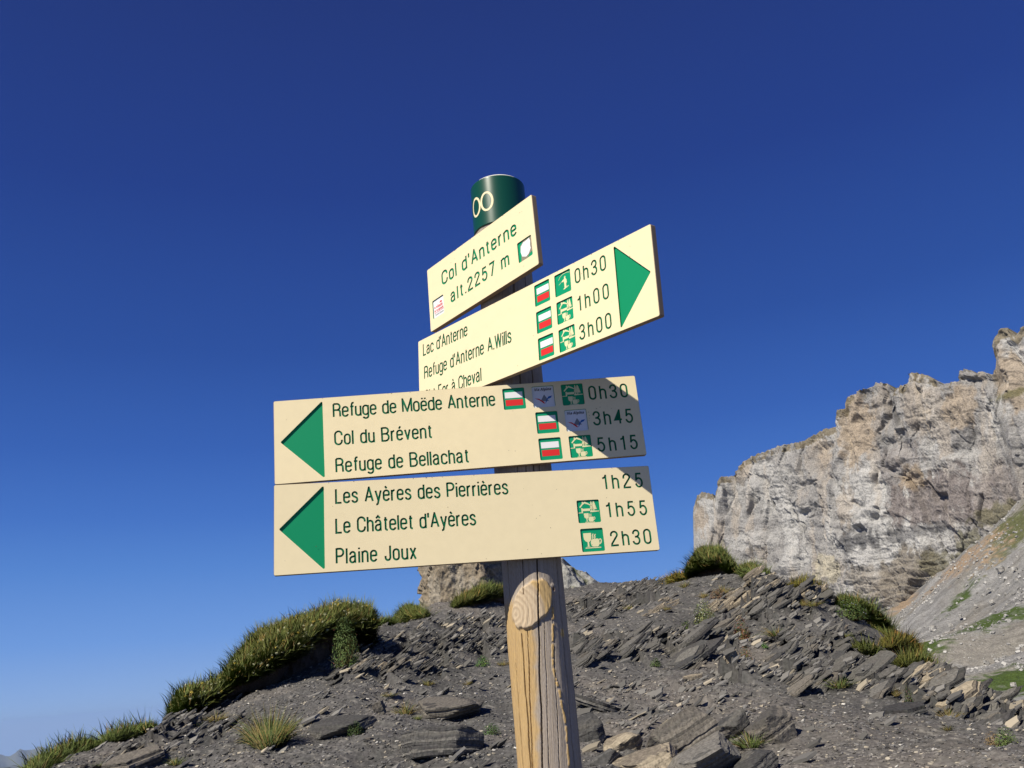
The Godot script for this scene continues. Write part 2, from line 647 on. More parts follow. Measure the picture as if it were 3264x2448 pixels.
	while stones.size() < 12000:
		var sx := rng.randf_range(55.0, 150.0)
		var sz := -rng.randf_range(85.0, 215.0)
		if n_big.get_noise_2d(sx * 0.25, sz * 0.25) + rng.randf_range(-0.4, 0.4) < -0.05: continue
		var big := 0.15 + 0.75 * pow(rng.randf(), 5.0)
		var sy := valley.value(sx, sz) + 1.6 * n_big.get_noise_2d(sx * 0.12, sz * 0.12) + 0.5 * n_mid.get_noise_2d(sx * 0.12, sz * 0.12)
		stones.append(Transform3D(Basis.from_euler(Vector3(rng.randf(), rng.randf() * TAU, rng.randf())).scaled(Vector3.ONE * big), Vector3(sx, sy + big * 0.1, sz)))
		var sc := Color(0.33, 0.325, 0.315) * rng.randf_range(0.5, 1.3)
		sc.a = 1
		stint.append(sc)
	var rubble := multi("scree_rubble", layered_rock(950, 0.5, 0.42, 0.55, 1, 7, 0.3, [Color.WHITE], 0.2), M.chip, stones, stint, self)
	rubble.set_meta("label", "pale rubble strewn over the scree slope")
	# blocks fallen onto the scree
	var spots := [[3010, 2050, 34], [3040, 2038, 24], [2998, 2065, 26], [3055, 2052, 16], [2975, 2005, 26], [3120, 1830, 30], [3090, 1845, 20], [3190, 1818, 32], [3235, 1815, 22], [3030, 1995, 18], [3230, 2185, 22],
		[3155, 2000, 22], [3195, 1995, 16], [3060, 1965, 16], [3210, 1930, 16], [3160, 1920, 18], [3240, 1850, 16], [3200, 2060, 14], [3140, 2110, 14], [3020, 2022, 18], [3080, 2010, 14], [3250, 1990, 14], [2990, 2030, 14], [3150, 1880, 12], [3110, 1930, 12], [3220, 2100, 12]]
	var kinds := []
	for k in 4: kinds.append(layered_rock(900 + k, 0.5, 0.42, 0.6, 3, 14, 0.25, [Color(0.55, 0.54, 0.52), Color(0.48, 0.46, 0.43)]))
	for s in spots:
		var w := valley_hit(s[0], s[1])
		var o := part("scree_boulder", kinds[rng.randi() % 4], M.cliff, self)
		var big: float = s[2] * px_size(w)
		o.transform = Transform3D(Basis.from_euler(Vector3(rng.randf_range(-0.3, 0.3), rng.randf() * TAU, rng.randf_range(-0.3, 0.3))).scaled(Vector3.ONE * big), w + Vector3(0, big * 0.1, 0))
		tag(o, "pale limestone block fallen onto the scree below the cliff", "boulder", "pale blocks on the scree")

# ------------------------------------------------------------------ cliff

const SKYLINE := [[2186, 1800], [2188, 1620], [2200, 1585], [2225, 1576], [2255, 1582], [2262, 1600], [2272, 1540], [2282, 1527], [2305, 1525], [2330, 1480], [2350, 1465], [2400, 1448], [2440, 1430], [2500, 1420], [2540, 1400],
	[2570, 1380], [2610, 1365], [2618, 1335], [2640, 1318], [2658, 1314], [2662, 1275], [2700, 1262], [2735, 1245], [2740, 1230], [2765, 1235], [2790, 1255], [2820, 1245], [2856, 1232], [2860, 1202], [2880, 1200], [2930, 1210], [2960, 1225],
	[2985, 1238], [3010, 1232], [3022, 1230], [3024, 1200], [3040, 1192], [3062, 1195], [3075, 1205], [3095, 1200], [3125, 1210], [3130, 1095], [3145, 1070], [3165, 1058], [3185, 1075], [3195, 1085], [3212, 1060], [3230, 1055], [3245, 1050], [3248, 1028], [3264, 1022], [3300, 1010], [3400, 960], [3600, 900], [3900, 820]]

func build_cliff() -> void:
	# foot of the wall in plan, from behind its far corner to beyond the frame
	var foot := [[2300, 390.0], [2225, 335.0], [2196, 305.0], [2178, 292.0], [2450, 272.0], [2700, 250.0], [2900, 236.0], [3100, 226.0], [3264, 218.0], [3500, 208.0], [4100, 200.0]]
	var bearing := PackedFloat32Array()
	var rise := PackedFloat32Array()
	for q in SKYLINE:
		var v := ray(q[0], q[1])
		var az := atan2(v.x, -v.z)
		if bearing.size(): az = maxf(az, bearing[-1] + 0.0001)
		bearing.append(az)
		rise.append(v.y / Vector2(v.x, v.z).length())
	var plan := PackedVector2Array()
	var pxs := PackedFloat32Array()
	for k in foot.size() - 1:
		var n := 16 if k < 3 else int(absf(foot[k + 1][0] - foot[k][0]) / (1.7 if foot[k][0] < 3264 else 6.0))
		for t in n:
			var f := float(t) / n
			var px := lerpf(foot[k][0], foot[k + 1][0], f)
			var p := at(px, 1700, lerpf(foot[k][1], foot[k + 1][1], f))
			plan.append(Vector2(p.x, p.z))
			pxs.append(px)
	var nu := plan.size()
	var up := 400
	var back := 12
	var nv := up + back
	var pos := PackedVector3Array()
	var col := PackedColorArray()
	pos.resize(nu * nv)
	col.resize(nu * nv)
	var grey := Color(0.36, 0.352, 0.35)
	var ashen := Color(0.53, 0.525, 0.52)
	var ochre := Color(0.46, 0.375, 0.285)
	var mauve := Color(0.27, 0.24, 0.235)
	var dark := Color(0.17, 0.17, 0.178)
	var cream := Color(0.58, 0.53, 0.41)
	var moss := Color(0.17, 0.16, 0.07)
	var arc := 0.0
	# patches of rock seen in the photograph: pixel, half size, colour, strength
	var spots := [[2690, 1380, 60, 130, ochre, 0.8], [2560, 1440, 50, 60, ochre, 0.55], [2480, 1500, 120, 110, grey, 0.5], [2330, 1500, 45, 40, ochre, 0.5], [2220, 1650, 35, 60, ochre, 0.7], [2900, 1290, 60, 90, ochre, 0.4], [3040, 1300, 50, 60, ochre, 0.7], [3190, 1200, 60, 110, ochre, 0.8],
		[2420, 1560, 150, 80, ashen, 0.35], [2530, 1780, 60, 30, ashen, 0.8], [2400, 1720, 90, 25, ashen, 0.7], [2840, 1440, 22, 14, ashen, 0.8], [2830, 1510, 25, 18, ashen, 0.9], [3050, 1460, 70, 20, ashen, 0.7], [2890, 1565, 60, 7, ashen, 0.9], [2960, 1425, 25, 10, ashen, 0.9],
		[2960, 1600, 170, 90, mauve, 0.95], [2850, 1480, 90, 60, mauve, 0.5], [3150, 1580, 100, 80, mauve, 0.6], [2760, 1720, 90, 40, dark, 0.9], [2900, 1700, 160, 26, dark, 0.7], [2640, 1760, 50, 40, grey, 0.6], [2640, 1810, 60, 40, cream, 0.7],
		[2700, 1600, 45, 80, ochre, 0.45], [2890, 1520, 50, 40, Color(0.40, 0.31, 0.21), 0.7], [2900, 1830, 110, 90, Color(0.27, 0.235, 0.19), 0.8], [2780, 1850, 80, 60, Color(0.36, 0.32, 0.27), 0.6], [3030, 1640, 18, 90, Color(0.42, 0.38, 0.36), 0.7],
		[3090, 1760, 60, 60, moss, 0.6], [3200, 1640, 80, 30, moss, 0.6], [3200, 1255, 70, 14, moss, 0.8], [2980, 1800, 50, 40, moss, 0.5]]
	var places := []
	for s in spots:
		var along := 0.0
		for i in range(1, nu):
			along += plan[i].distance_to(plan[i - 1])
			var sv := ray(s[0], s[1])
			if i > 32 and atan2(plan[i].x, -plan[i].y) >= atan2(sv.x, -sv.z):
				var far := plan[i].length()
				places.append([along, at(s[0], s[1], far).y, s[2] * far / FOCAL, s[3] * far / FOCAL, s[4], s[5]])
				break
	for i in nu:
		var pa := plan[maxi(i - 1, 0)]
		var pb := plan[mini(i + 1, nu - 1)]
		var t2 := (pb - pa).normalized()
		var out := Vector3(-t2.y, 0, t2.x)   # towards the camera
		var here := Vector3(plan[i].x, 0, plan[i].y)
		if i > 0: arc += plan[i].distance_to(plan[i - 1])
		# height of the skyline over this point of the foot
		var px := pxs[i]
		var r := Vector2(here.x - EYE.x, here.z - EYE.z).length()
		var az := atan2(here.x, -here.z)
		var up_by := rise[0]
		for k in bearing.size() - 1:
			if az >= bearing[k] and az <= bearing[k + 1]: up_by = lerpf(rise[k], rise[k + 1], (az - bearing[k]) / (bearing[k + 1] - bearing[k]))
		if az > bearing[-1]: up_by = rise[-1]
		if i < 32: up_by = rise[2] * 0.9
		var top := EYE.y + (r + 5.0) * up_by + 0.5 * n_mid.get_noise_1d(arc * 0.5)
		var bottom := -14.0
		for j in nv:
			var k := j * nu + i
			if j < up:
				var f := float(j) / (up - 1)
				var y := lerpf(bottom, top, f)
				var q := Vector3(arc, y, 0)
				var w1 := 14.0 * n_mid.get_noise_2d(arc * 0.018, y * 0.018)
				# buttresses and gullies, flutes, ledges, broken blocks
				var d := 3.6 * n_mid.get_noise_2d((arc + w1) * 0.011, y * 0.004)
				d += 2.6 * (n_fold.get_noise_2d((arc + w1) * 0.035 + 30, y * 0.010) - 0.3)
				var ba := (arc + 0.35 * w1) * 0.075
				var bb := (y + 0.15 * w1 + 0.15 * arc) * 0.019
				d += 1.0 * n_cell.get_noise_2d(ba, bb)
				var joint := ss(0.10, 0.0, n_edge.get_noise_2d(ba, bb) + 1.0)
				var ca := (arc - 0.3 * w1) * 0.24
				var cb := (y + 0.3 * w1) * 0.055
				d += 0.28 * n_cell.get_noise_2d(ca, cb)
				joint = maxf(joint, 0.3 * ss(0.12, 0.0, n_edge.get_noise_2d(ca, cb) + 1.0))
				d -= 0.9 * joint * ss(-0.1, 0.35, n_mid.get_noise_2d(arc * 0.05 + 11, y * 0.04))
				var slant := y + 0.30 * arc + 0.5 * w1
				d += 0.7 * n_mid.get_noise_2d(arc * 0.03, slant * 0.12)
				d += 0.42 * n_fine.get_noise_2d(arc * 0.07, y * 0.03) + 0.2 * n_fine.get_noise_2d(arc * 0.24 + 5, y * 0.13) + 0.22 * (fposmod((y + 0.22 * arc + 1.2 * n_mid.get_noise_2d(arc * 0.06, y * 0.06)) / 3.3, 1.0) - 0.5)
				# open joints, mostly upright
				d -= 1.8 * ss(0.80, 0.94, n_fold.get_noise_2d((arc + 0.6 * w1) * 0.055 + 90, (y - 0.4 * arc) * 0.013))
				# thin beds low on the wall
				var low := ss(0.62, 0.30, f)
				d += low * 0.6 * (fposmod((y + 0.06 * arc + 2.2 * n_mid.get_noise_2d(arc * 0.03, y * 0.03)) / 2.1, 1.0) - 0.5)
				d += low * 0.9 * n_mid.get_noise_2d(arc * 0.05, y * 0.12)
				d *= 0.25 + 0.75 * ss(2200.0, 2330.0, px)
				d -= 4.0 * f * f - 3.0 * (1.0 - f)
				var p := here + out * d
				p.y = y
				pos[k] = p
				var a := n_mid.get_noise_2d(arc * 0.022 + 7, y * 0.016)
				var b := n_mid.get_noise_2d(arc * 0.11, y * 0.014 + 50)
				var g := n_fine.get_noise_2d(arc * 0.05 + 3, y * 0.03)
				var c := mix(grey, ashen, ss(-0.15, 0.4, a + 0.5 * b))
				c = mix(c, ochre, 0.34 * ss(0.16, 0.48, b - 0.5 * a + 0.25 * f - 0.1))
				for s in places:
					if absf(arc - s[0]) > 2.2 * s[2] or absf(y - s[1]) > 2.2 * s[3]: continue
					var dd := Vector2((arc - s[0]) / s[2], (y - s[1]) / s[3]).length() + 0.55 * a + 0.5 * g + 0.35 * b
					if dd < 1.2: c = mix(c, s[4], s[5] * ss(1.15, 0.75, dd))
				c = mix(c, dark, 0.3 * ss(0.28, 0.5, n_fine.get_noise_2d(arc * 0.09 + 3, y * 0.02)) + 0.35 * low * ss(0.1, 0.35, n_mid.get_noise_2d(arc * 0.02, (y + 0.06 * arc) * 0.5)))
				c = c * (1.0 + 0.18 * g + 0.12 * b)
				if f > 0.97: c = mix(c, Color(0.22, 0.18, 0.11), 0.8 * ss(-0.1, 0.2, a + g))
				c.a = 1.0
				col[k] = c
			else:
				var s := float(j - up + 1) / back
				var p := pos[(up - 1) * nu + i] - out * (60.0 * s * s)
				p.y = pos[(up - 1) * nu + i].y - 26.0 * s * s + 1.0 * n_mid.get_noise_2d(arc * 0.3, s * 4.0) * s
				pos[k] = p
				var c := mix(Color(0.26, 0.23, 0.17), moss, ss(0.0, 0.3, n_mid.get_noise_2d(arc * 0.1, s * 6.0)))
				c.a = 1.0
				col[k] = c
	var o := part("cliff", grid_mesh(nu, nv, pos, col), M.cliff, self)
	tag(o, "", "", "", "structure")

# the rock head behind the post and the pale slope on its other side
func build_buttress() -> void:
	var line := [[1352, 1700, 104.0], [1337, 1752, 97.0], [1343, 1735, 93.0], [1390, 1715, 90.5], [1460, 1700, 90.0], [1525, 1705, 90.0], [1545, 1715, 91.5], [1575, 1705, 92.0], [1650, 1700, 92.0], [1720, 1735, 93.5], [1800, 1786, 96.0], [1870, 1826, 99.0], [1935, 1868, 103.0], [2010, 1900, 110.0], [2100, 1940, 120.0]]
	var nu := 300
	var up := 150
	var nv := up + 8
	var pos := PackedVector3Array()
	var col := PackedColorArray()
	pos.resize(nu * nv)
	col.resize(nu * nv)
	var pts := []
	for i in nu:
		var t := float(i) / (nu - 1) * (line.size() - 1.001)
		var k := int(t)
		var f := t - k
		var px := lerpf(line[k][0], line[k + 1][0], f)
		var py := lerpf(line[k][1], line[k + 1][1], f)
		pts.append(at(px, py, lerpf(line[k][2], line[k + 1][2], f)))
	var arc := 0.0
	for i in nu:
		var a: Vector3 = pts[maxi(i - 2, 0)]
		var b: Vector3 = pts[mini(i + 2, nu - 1)]
		var t := Vector3(b.x - a.x, 0, b.z - a.z).normalized()
		var out := Vector3(-t.z, 0, t.x)
		var top: Vector3 = pts[i]
		if i > 0: arc += Vector2(top.x - pts[i - 1].x, top.z - pts[i - 1].z).length()
		var slope := ss(25.0, 29.0, arc)
		for j in nv:
			var k := j * nu + i
			if j < up:
				var f := float(j) / (up - 1)
				var y := lerpf(-4.0, top.y + 0.25 * n_mid.get_noise_1d(arc * 1.5), f)
				var w := 1.2 * n_mid.get_noise_2d(arc * 0.2, y * 0.2)
				var d := 1.2 * (n_fold.get_noise_2d((arc + w) * 0.10 + 5, y * 0.03) - 0.3)
				d += 0.45 * n_cell.get_noise_2d((arc + w) * 0.45, (y + w) * 0.25)
				d += 0.25 * n_mid.get_noise_2d(arc * 0.5, y * 0.4) + 0.16 * n_fine.get_noise_2d(arc * 0.25, y * 0.2)
				d += (1.0 - f) * (0.8 + 9.0 * slope) - 0.7 * f * f
				var p := top + out * d
				p.y = y
				pos[k] = p
				var g := n_fine.get_noise_2d(arc * 0.2, y * 0.2)
				var m := n_mid.get_noise_2d(arc * 0.25, y * 0.1)
				var c := mix(Color(0.33, 0.275, 0.205), Color(0.40, 0.355, 0.29), ss(-0.2, 0.3, m))
				c = mix(c, Color(0.46, 0.31, 0.16), 0.7 * ss(1.2, 0.2, absf(arc - 12.2)) * ss(0.75, 0.35, f))
				c = mix(c, Color(0.16, 0.15, 0.13), 0.6 * ss(0.15, 0.4, g))
				c = mix(c, mix(Color(0.42, 0.42, 0.40), Color(0.22, 0.23, 0.13), ss(0.0, 0.35, m + 0.4 * g)), slope)
				c = c * (1.0 + 0.3 * g)
				c.a = 1.0
				col[k] = c
			else:
				var s := float(j - up + 1) / 8.0
				var p := pos[(up - 1) * nu + i] + Vector3(6.0, 0, -12.0) * s * s
				p.y -= 5.0 * s * s
				pos[k] = p
				col[k] = Color(0.25, 0.24, 0.18)
	var o := part("rock_buttress", grid_mesh(nu, nv, pos, col), M.cliff, self)
	tag(o, "pale brown rock buttress rising behind the wooden post", "rock")

func build_mountains() -> void:
	var nu := 220
	var nv := 24
	var pos := PackedVector3Array()
	var col := PackedColorArray()
	pos.resize(nu * nv)
	col.resize(nu * nv)
	for i in nu:
		var px := lerpf(-1500, 1700, float(i) / (nu - 1))
		var base := at(px, 2314 - 0.0895 * px + 84, 15500.0)
		var h := base.y + 150.0 * n_mid.get_noise_1d(px * 0.004 + 3) + 60.0 * n_mid.get_noise_1d(px * 0.02)
		if px > 90 and px < 170: h += 60.0 * (1.0 - absf(px - 128) / 42.0) if absf(px - 128) < 42 else 0.0
		var out := Vector3(base.x, 0, base.z).normalized()
		for j in nv:
			var f := float(j) / (nv - 1)
			var p := base + out * (f - 0.5) * 5000.0 + out * 300.0 * n_mid.get_noise_2d(px * 0.01, f * 3.0)
			p.y = lerpf(-900.0, h, 1.0 - absf(f - 0.5) * 2.0) + 90.0 * n_mid.get_noise_2d(px * 0.012, f * 5.0) * minf(1.0, absf(f - 0.5) * 4.0)
			pos[j * nu + i] = p
			col[j * nu + i] = Color.WHITE
	tag(part("mountains", grid_mesh(nu, nv, pos, col), M.hill, self), "", "", "", "structure")

# ------------------------------------------------------------------ signpost

const GLYPHS := {
	"R": [0.44, "M 0 0 L 0 1|M 0 1 L .22 1 A .22 .76 .2 .24 90 -90 L 0 .52|M .22 .52 A .25 .36 .17 .16 90 0 L .43 0"],
	"M": [0.58, "M 0 0 L 0 1 L .29 .04 L .58 1 L .58 0"],
	"A": [0.46, "M 0 0 L .23 1 L .46 0|M .08 .32 L .38 .32"],
	"C": [0.44, "M .44 .68 L .44 .74 A .22 .74 .22 .26 0 180 L 0 .26 A .22 .26 .22 .26 180 360 L .44 .34"],
	"B": [0.44, "M 0 -.05 L 0 1.05|M 0 1 L .22 1 A .22 .77 .2 .23 90 -90 L 0 .54|M .2 .54 A .22 .27 .22 .27 90 -90 L 0 0"],
	"L": [0.32, "M 0 1 L 0 0 L .34 0"],
	"P": [0.42, "M 0 0 L 0 1.05|M 0 1 L .2 1 A .2 .74 .22 .26 90 -90 L 0 .48"],
	"J": [0.30, "M .3 1 L .3 .2 A .15 .2 .15 .2 360 180 L 0 .3"],
	"W": [0.66, "M 0 1 L .165 0 L .33 1 L .495 0 L .66 1"],
	"F": [0.34, "M 0 0 L 0 1 L .36 1|M 0 .52 L .32 .52"],
	"e": [0.34, "M .34 .38 L 0 .38|M 0 .4 L 0 .2 A .17 .2 .17 .2 180 345|M 0 .36 L 0 .52 A .17 .52 .17 .2 180 0 L .34 .34"],
	"o": [0.34, "M 0 .38 L 0 .2 A .17 .2 .17 .2 180 360 L .34 .38|M .34 .34 L .34 .52 A .17 .52 .17 .2 0 180 L 0 .34"],
	"c": [0.32, "M .33 .5 A .17 .52 .17 .2 10 180 L 0 .2 A .17 .2 .17 .2 180 350"],
	"a": [0.36, "M .01 .53 A .16 .54 .15 .18 178 0 L .31 .1 A .37 .09 .06 .09 180 270|M .31 .44 L .14 .385 A .14 .195 .14 .195 100 270 A .15 .2 .16 .2 270 350"],
	"d": [0.34, "M .34 -.05 L .34 1|M .34 .54 A .17 .52 .17 .2 0 180 L 0 .2 A .17 .2 .17 .2 180 360"],
	"g": [0.34, "M .34 .74 L .34 -.1 A .17 -.1 .17 .17 360 195|M .34 .54 A .17 .52 .17 .2 0 180 L 0 .22 A .17 .22 .17 .2 180 360"],
	"f": [0.20, "M .24 1 L .18 1 A .19 .86 .09 .14 90 180 L .1 0|M 0 .72 L .23 .72"],
	"u": [0.32, "M 0 .74 L 0 .2 A .16 .2 .16 .2 180 360|M .32 .74 L .32 -.05"],
	"n": [0.32, "M 0 .74 L 0 -.05|M 0 .48 A .16 .52 .16 .2 180 0 L .32 -.05"],
	"h": [0.32, "M 0 1 L 0 -.05|M 0 .48 A .16 .52 .16 .2 180 0 L .32 -.05"],
	"m": [0.56, "M 0 .74 L 0 -.05|M 0 .52 A .14 .56 .14 .16 180 0 L .28 -.05|M .28 .52 A .42 .56 .14 .16 180 0 L .56 -.05"],
	"t": [0.20, "M .09 .92 L .09 .12 A .19 .12 .1 .12 180 270 L .22 0|M 0 .72 L .21 .72"],
	"r": [0.18, "M 0 .74 L 0 -.05|M 0 .44 A .2 .46 .2 .26 180 92"],
	"l": [0.0, "M 0 1 L 0 -.05"],
	"i": [0.0, "M 0 .74 L 0 -.05|M 0 1 L 0 .88"],
	"v": [0.32, "M 0 .74 L .16 .02 L .32 .74"],
	"y": [0.33, "M 0 .74 L .17 .03|M .34 .74 L .15 -.12 A .06 -.13 .09 .13 0 -90 L .02 -.26"],
	"s": [0.30, "M .29 .53 A .15 .55 .14 .17 5 195 L .08 .42 L .22 .34 A .15 .175 .16 .18 55 -172"],
	"x": [0.32, "M 0 .74 L .32 -.04|M .32 .74 L 0 -.04"],
	"0": [0.36, "M 0 .52 L 0 .24 A .18 .24 .18 .24 180 360 L .36 .52|M .36 .48 L .36 .76 A .18 .76 .18 .24 0 180 L 0 .48"],
	"1": [0.26, "M .2 -.05 L .2 1.05|M .2 .98 A .02 1 .18 .2 350 270 L 0 .8"],
	"2": [0.38, "M 0 .68 L 0 .76 A .18 .78 .18 .22 180 -25 L .01 .12 L 0 0 L .4 0"],
	"3": [0.36, "M 0 .74 A .18 .77 .17 .23 180 -80|M .1 .53 L .17 .53 A .17 .265 .19 .265 90 -172"],
	"4": [0.40, "M .3 -.05 L .3 1 L 0 .27 L .42 .27"],
	"5": [0.36, "M .34 1 L .06 1 L .02 .48|M .02 .5 A .17 .33 .19 .33 140 -168"],
	"7": [0.36, "M 0 1 L .38 1 L .14 -.05"],
	"'": [0.0, "M 0 1.04 L 0 .7"],
	".": [0.0, "M 0 .08 L 0 -.05"],
}
const ACCENTS := {
	"é": ["e", "M .13 .86 L .24 1.03"], "è": ["e", "M .21 .86 L .10 1.03"], "ë": ["e", "M .07 1 L .07 .88|M .27 1 L .27 .88"],
	"â": ["a", "M .04 .86 L .16 1.02 L .28 .86"], "à": ["a", "M .2 .86 L .09 1.03"],
}

# centre lines of one line of lettering, in millimetres from its own start; returns [polylines, width]
func letter_lines(text: String, cap: float, width: float, wide := 1.0) -> Array:
	var sum := 0.0
	var gaps := 0
	for k in text.length():
		var ch := text[k]
		if ch == " ": sum += 0.16
		else: sum += wide * GLYPHS[ACCENTS[ch][0] if ACCENTS.has(ch) else ch][0]
		if k < text.length() - 1: gaps += 1
	var inner := width / cap - 0.10
	var gap := (inner - sum) / maxf(gaps, 1)
	var squeeze := 1.0
	if gap < 0.15:
		squeeze = inner / (sum + gaps * 0.15)
		gap = 0.15 * squeeze
	var glyph := squeeze * wide
	var lines := []
	var x := 0.05
	for k in text.length():
		var ch := text[k]
		if ch == " ":
			x += 0.16 * squeeze + gap
			continue
		var strokes := ""
		var key := ch
		if ACCENTS.has(ch):
			key = ACCENTS[ch][0]
			strokes = "|" + ACCENTS[ch][1]
		strokes = GLYPHS[key][1] + strokes
		for s in strokes.split("|"):
			var t: PackedStringArray = s.split(" ", false)
			var pts := PackedVector2Array()
			var i := 0
			while i < t.size():
				if t[i] == "M" or t[i] == "L":
					pts.append(Vector2(t[i + 1].to_float(), t[i + 2].to_float()))
					i += 3
				else:
					var c := Vector2(t[i + 1].to_float(), t[i + 2].to_float())
					var rr := Vector2(t[i + 3].to_float(), t[i + 4].to_float())
					var a0 := t[i + 5].to_float()
					var a1 := t[i + 6].to_float()
					var n := int(ceil(absf(a1 - a0) / 15.0))
					for q in n + 1:
						var a := deg_to_rad(lerpf(a0, a1, float(q) / n))
						var p := c + Vector2(cos(a) * rr.x, sin(a) * rr.y)
						if pts.is_empty() or pts[-1].distance_to(p) > 0.004: pts.append(p)
					i += 7
			for q in pts.size():
				pts[q] = Vector2((x + pts[q].x * glyph) * cap, (0.05 + 0.9 * pts[q].y) * cap)
			lines.append(pts)
		x += GLYPHS[key][0] * glyph + gap
	return [lines, x * cap]

func stroke_outline(pts: PackedVector2Array, w: float) -> Array:
	return Geometry2D.offset_polyline(pts, w / 2, Geometry2D.JOIN_MITER, Geometry2D.END_BUTT)

func rounded(w: float, h: float, r: float) -> PackedVector2Array:
	var out := PackedVector2Array()
	for c in [[1, 1, 0], [-1, 1, 90], [-1, -1, 180], [1, -1, 270]]:
		for k in 5:
			var a := deg_to_rad(c[2] + 22.5 * k)
			out.append(Vector2(c[0] * (w / 2 - r) + cos(a) * r, c[1] * (h / 2 - r) + sin(a) * r))
	return out

func shifted(poly: PackedVector2Array, by: Vector2) -> PackedVector2Array:
	var o := PackedVector2Array()
	for p in poly: o.append(p + by)
	return o

# a flat sheet from an outline, lying at height z and facing +z
func sheet(t: SurfaceTool, poly: PackedVector2Array, z: float) -> void:
	var idx := Geometry2D.triangulate_polygon(poly)
	for k in range(0, idx.size(), 3):
		var tri := [poly[idx[k]], poly[idx[k + 1]], poly[idx[k + 2]]]
		if (tri[1] - tri[0]).cross(tri[2] - tri[0]) > 0:
			var s = tri[1]; tri[1] = tri[2]; tri[2] = s
		for p in tri:
			t.set_normal(Vector3(0, 0, 1))
			t.add_vertex(Vector3(p.x, p.y, z))

# one pictogram as one mesh: list of [material, outlines, height]
func sheets_mesh(layers: Array) -> ArrayMesh:
	var m := ArrayMesh.new()
	for l in layers:
		var st := SurfaceTool.new()
		st.begin(Mesh.PRIMITIVE_TRIANGLES)
		for poly in l[1]: sheet(st, poly, l[2])
		st.set_material(l[0])
		st.commit(m)
	return m

func cut(root: Node, poly: PackedVector2Array, depth: float, m: Material) -> void:
	var c := CSGPolygon3D.new()
	c.polygon = poly
	c.mode = CSGPolygon3D.MODE_DEPTH
	c.depth = depth + 0.004
	c.operation = CSGShape3D.OPERATION_SUBTRACTION
	c.material = m
	c.position.z = 0.004
	c.name = "groove"
	root.add_child(c, true)

func poly_of(a: Array, s: float) -> PackedVector2Array:
	var o := PackedVector2Array()
	for k in range(0, a.size(), 2): o.append(Vector2(a[k], a[k + 1]) * s)
	return o

func disc(c: Vector2, rx: float, ry: float, n := 20, a0 := 0.0, a1 := 360.0) -> PackedVector2Array:
	var o := PackedVector2Array()
	for k in n:
		var a := deg_to_rad(lerpf(a0, a1, float(k) / (n if a1 - a0 >= 360.0 else n - 1)))
		o.append(c + Vector2(cos(a) * rx, sin(a) * ry))
	return o

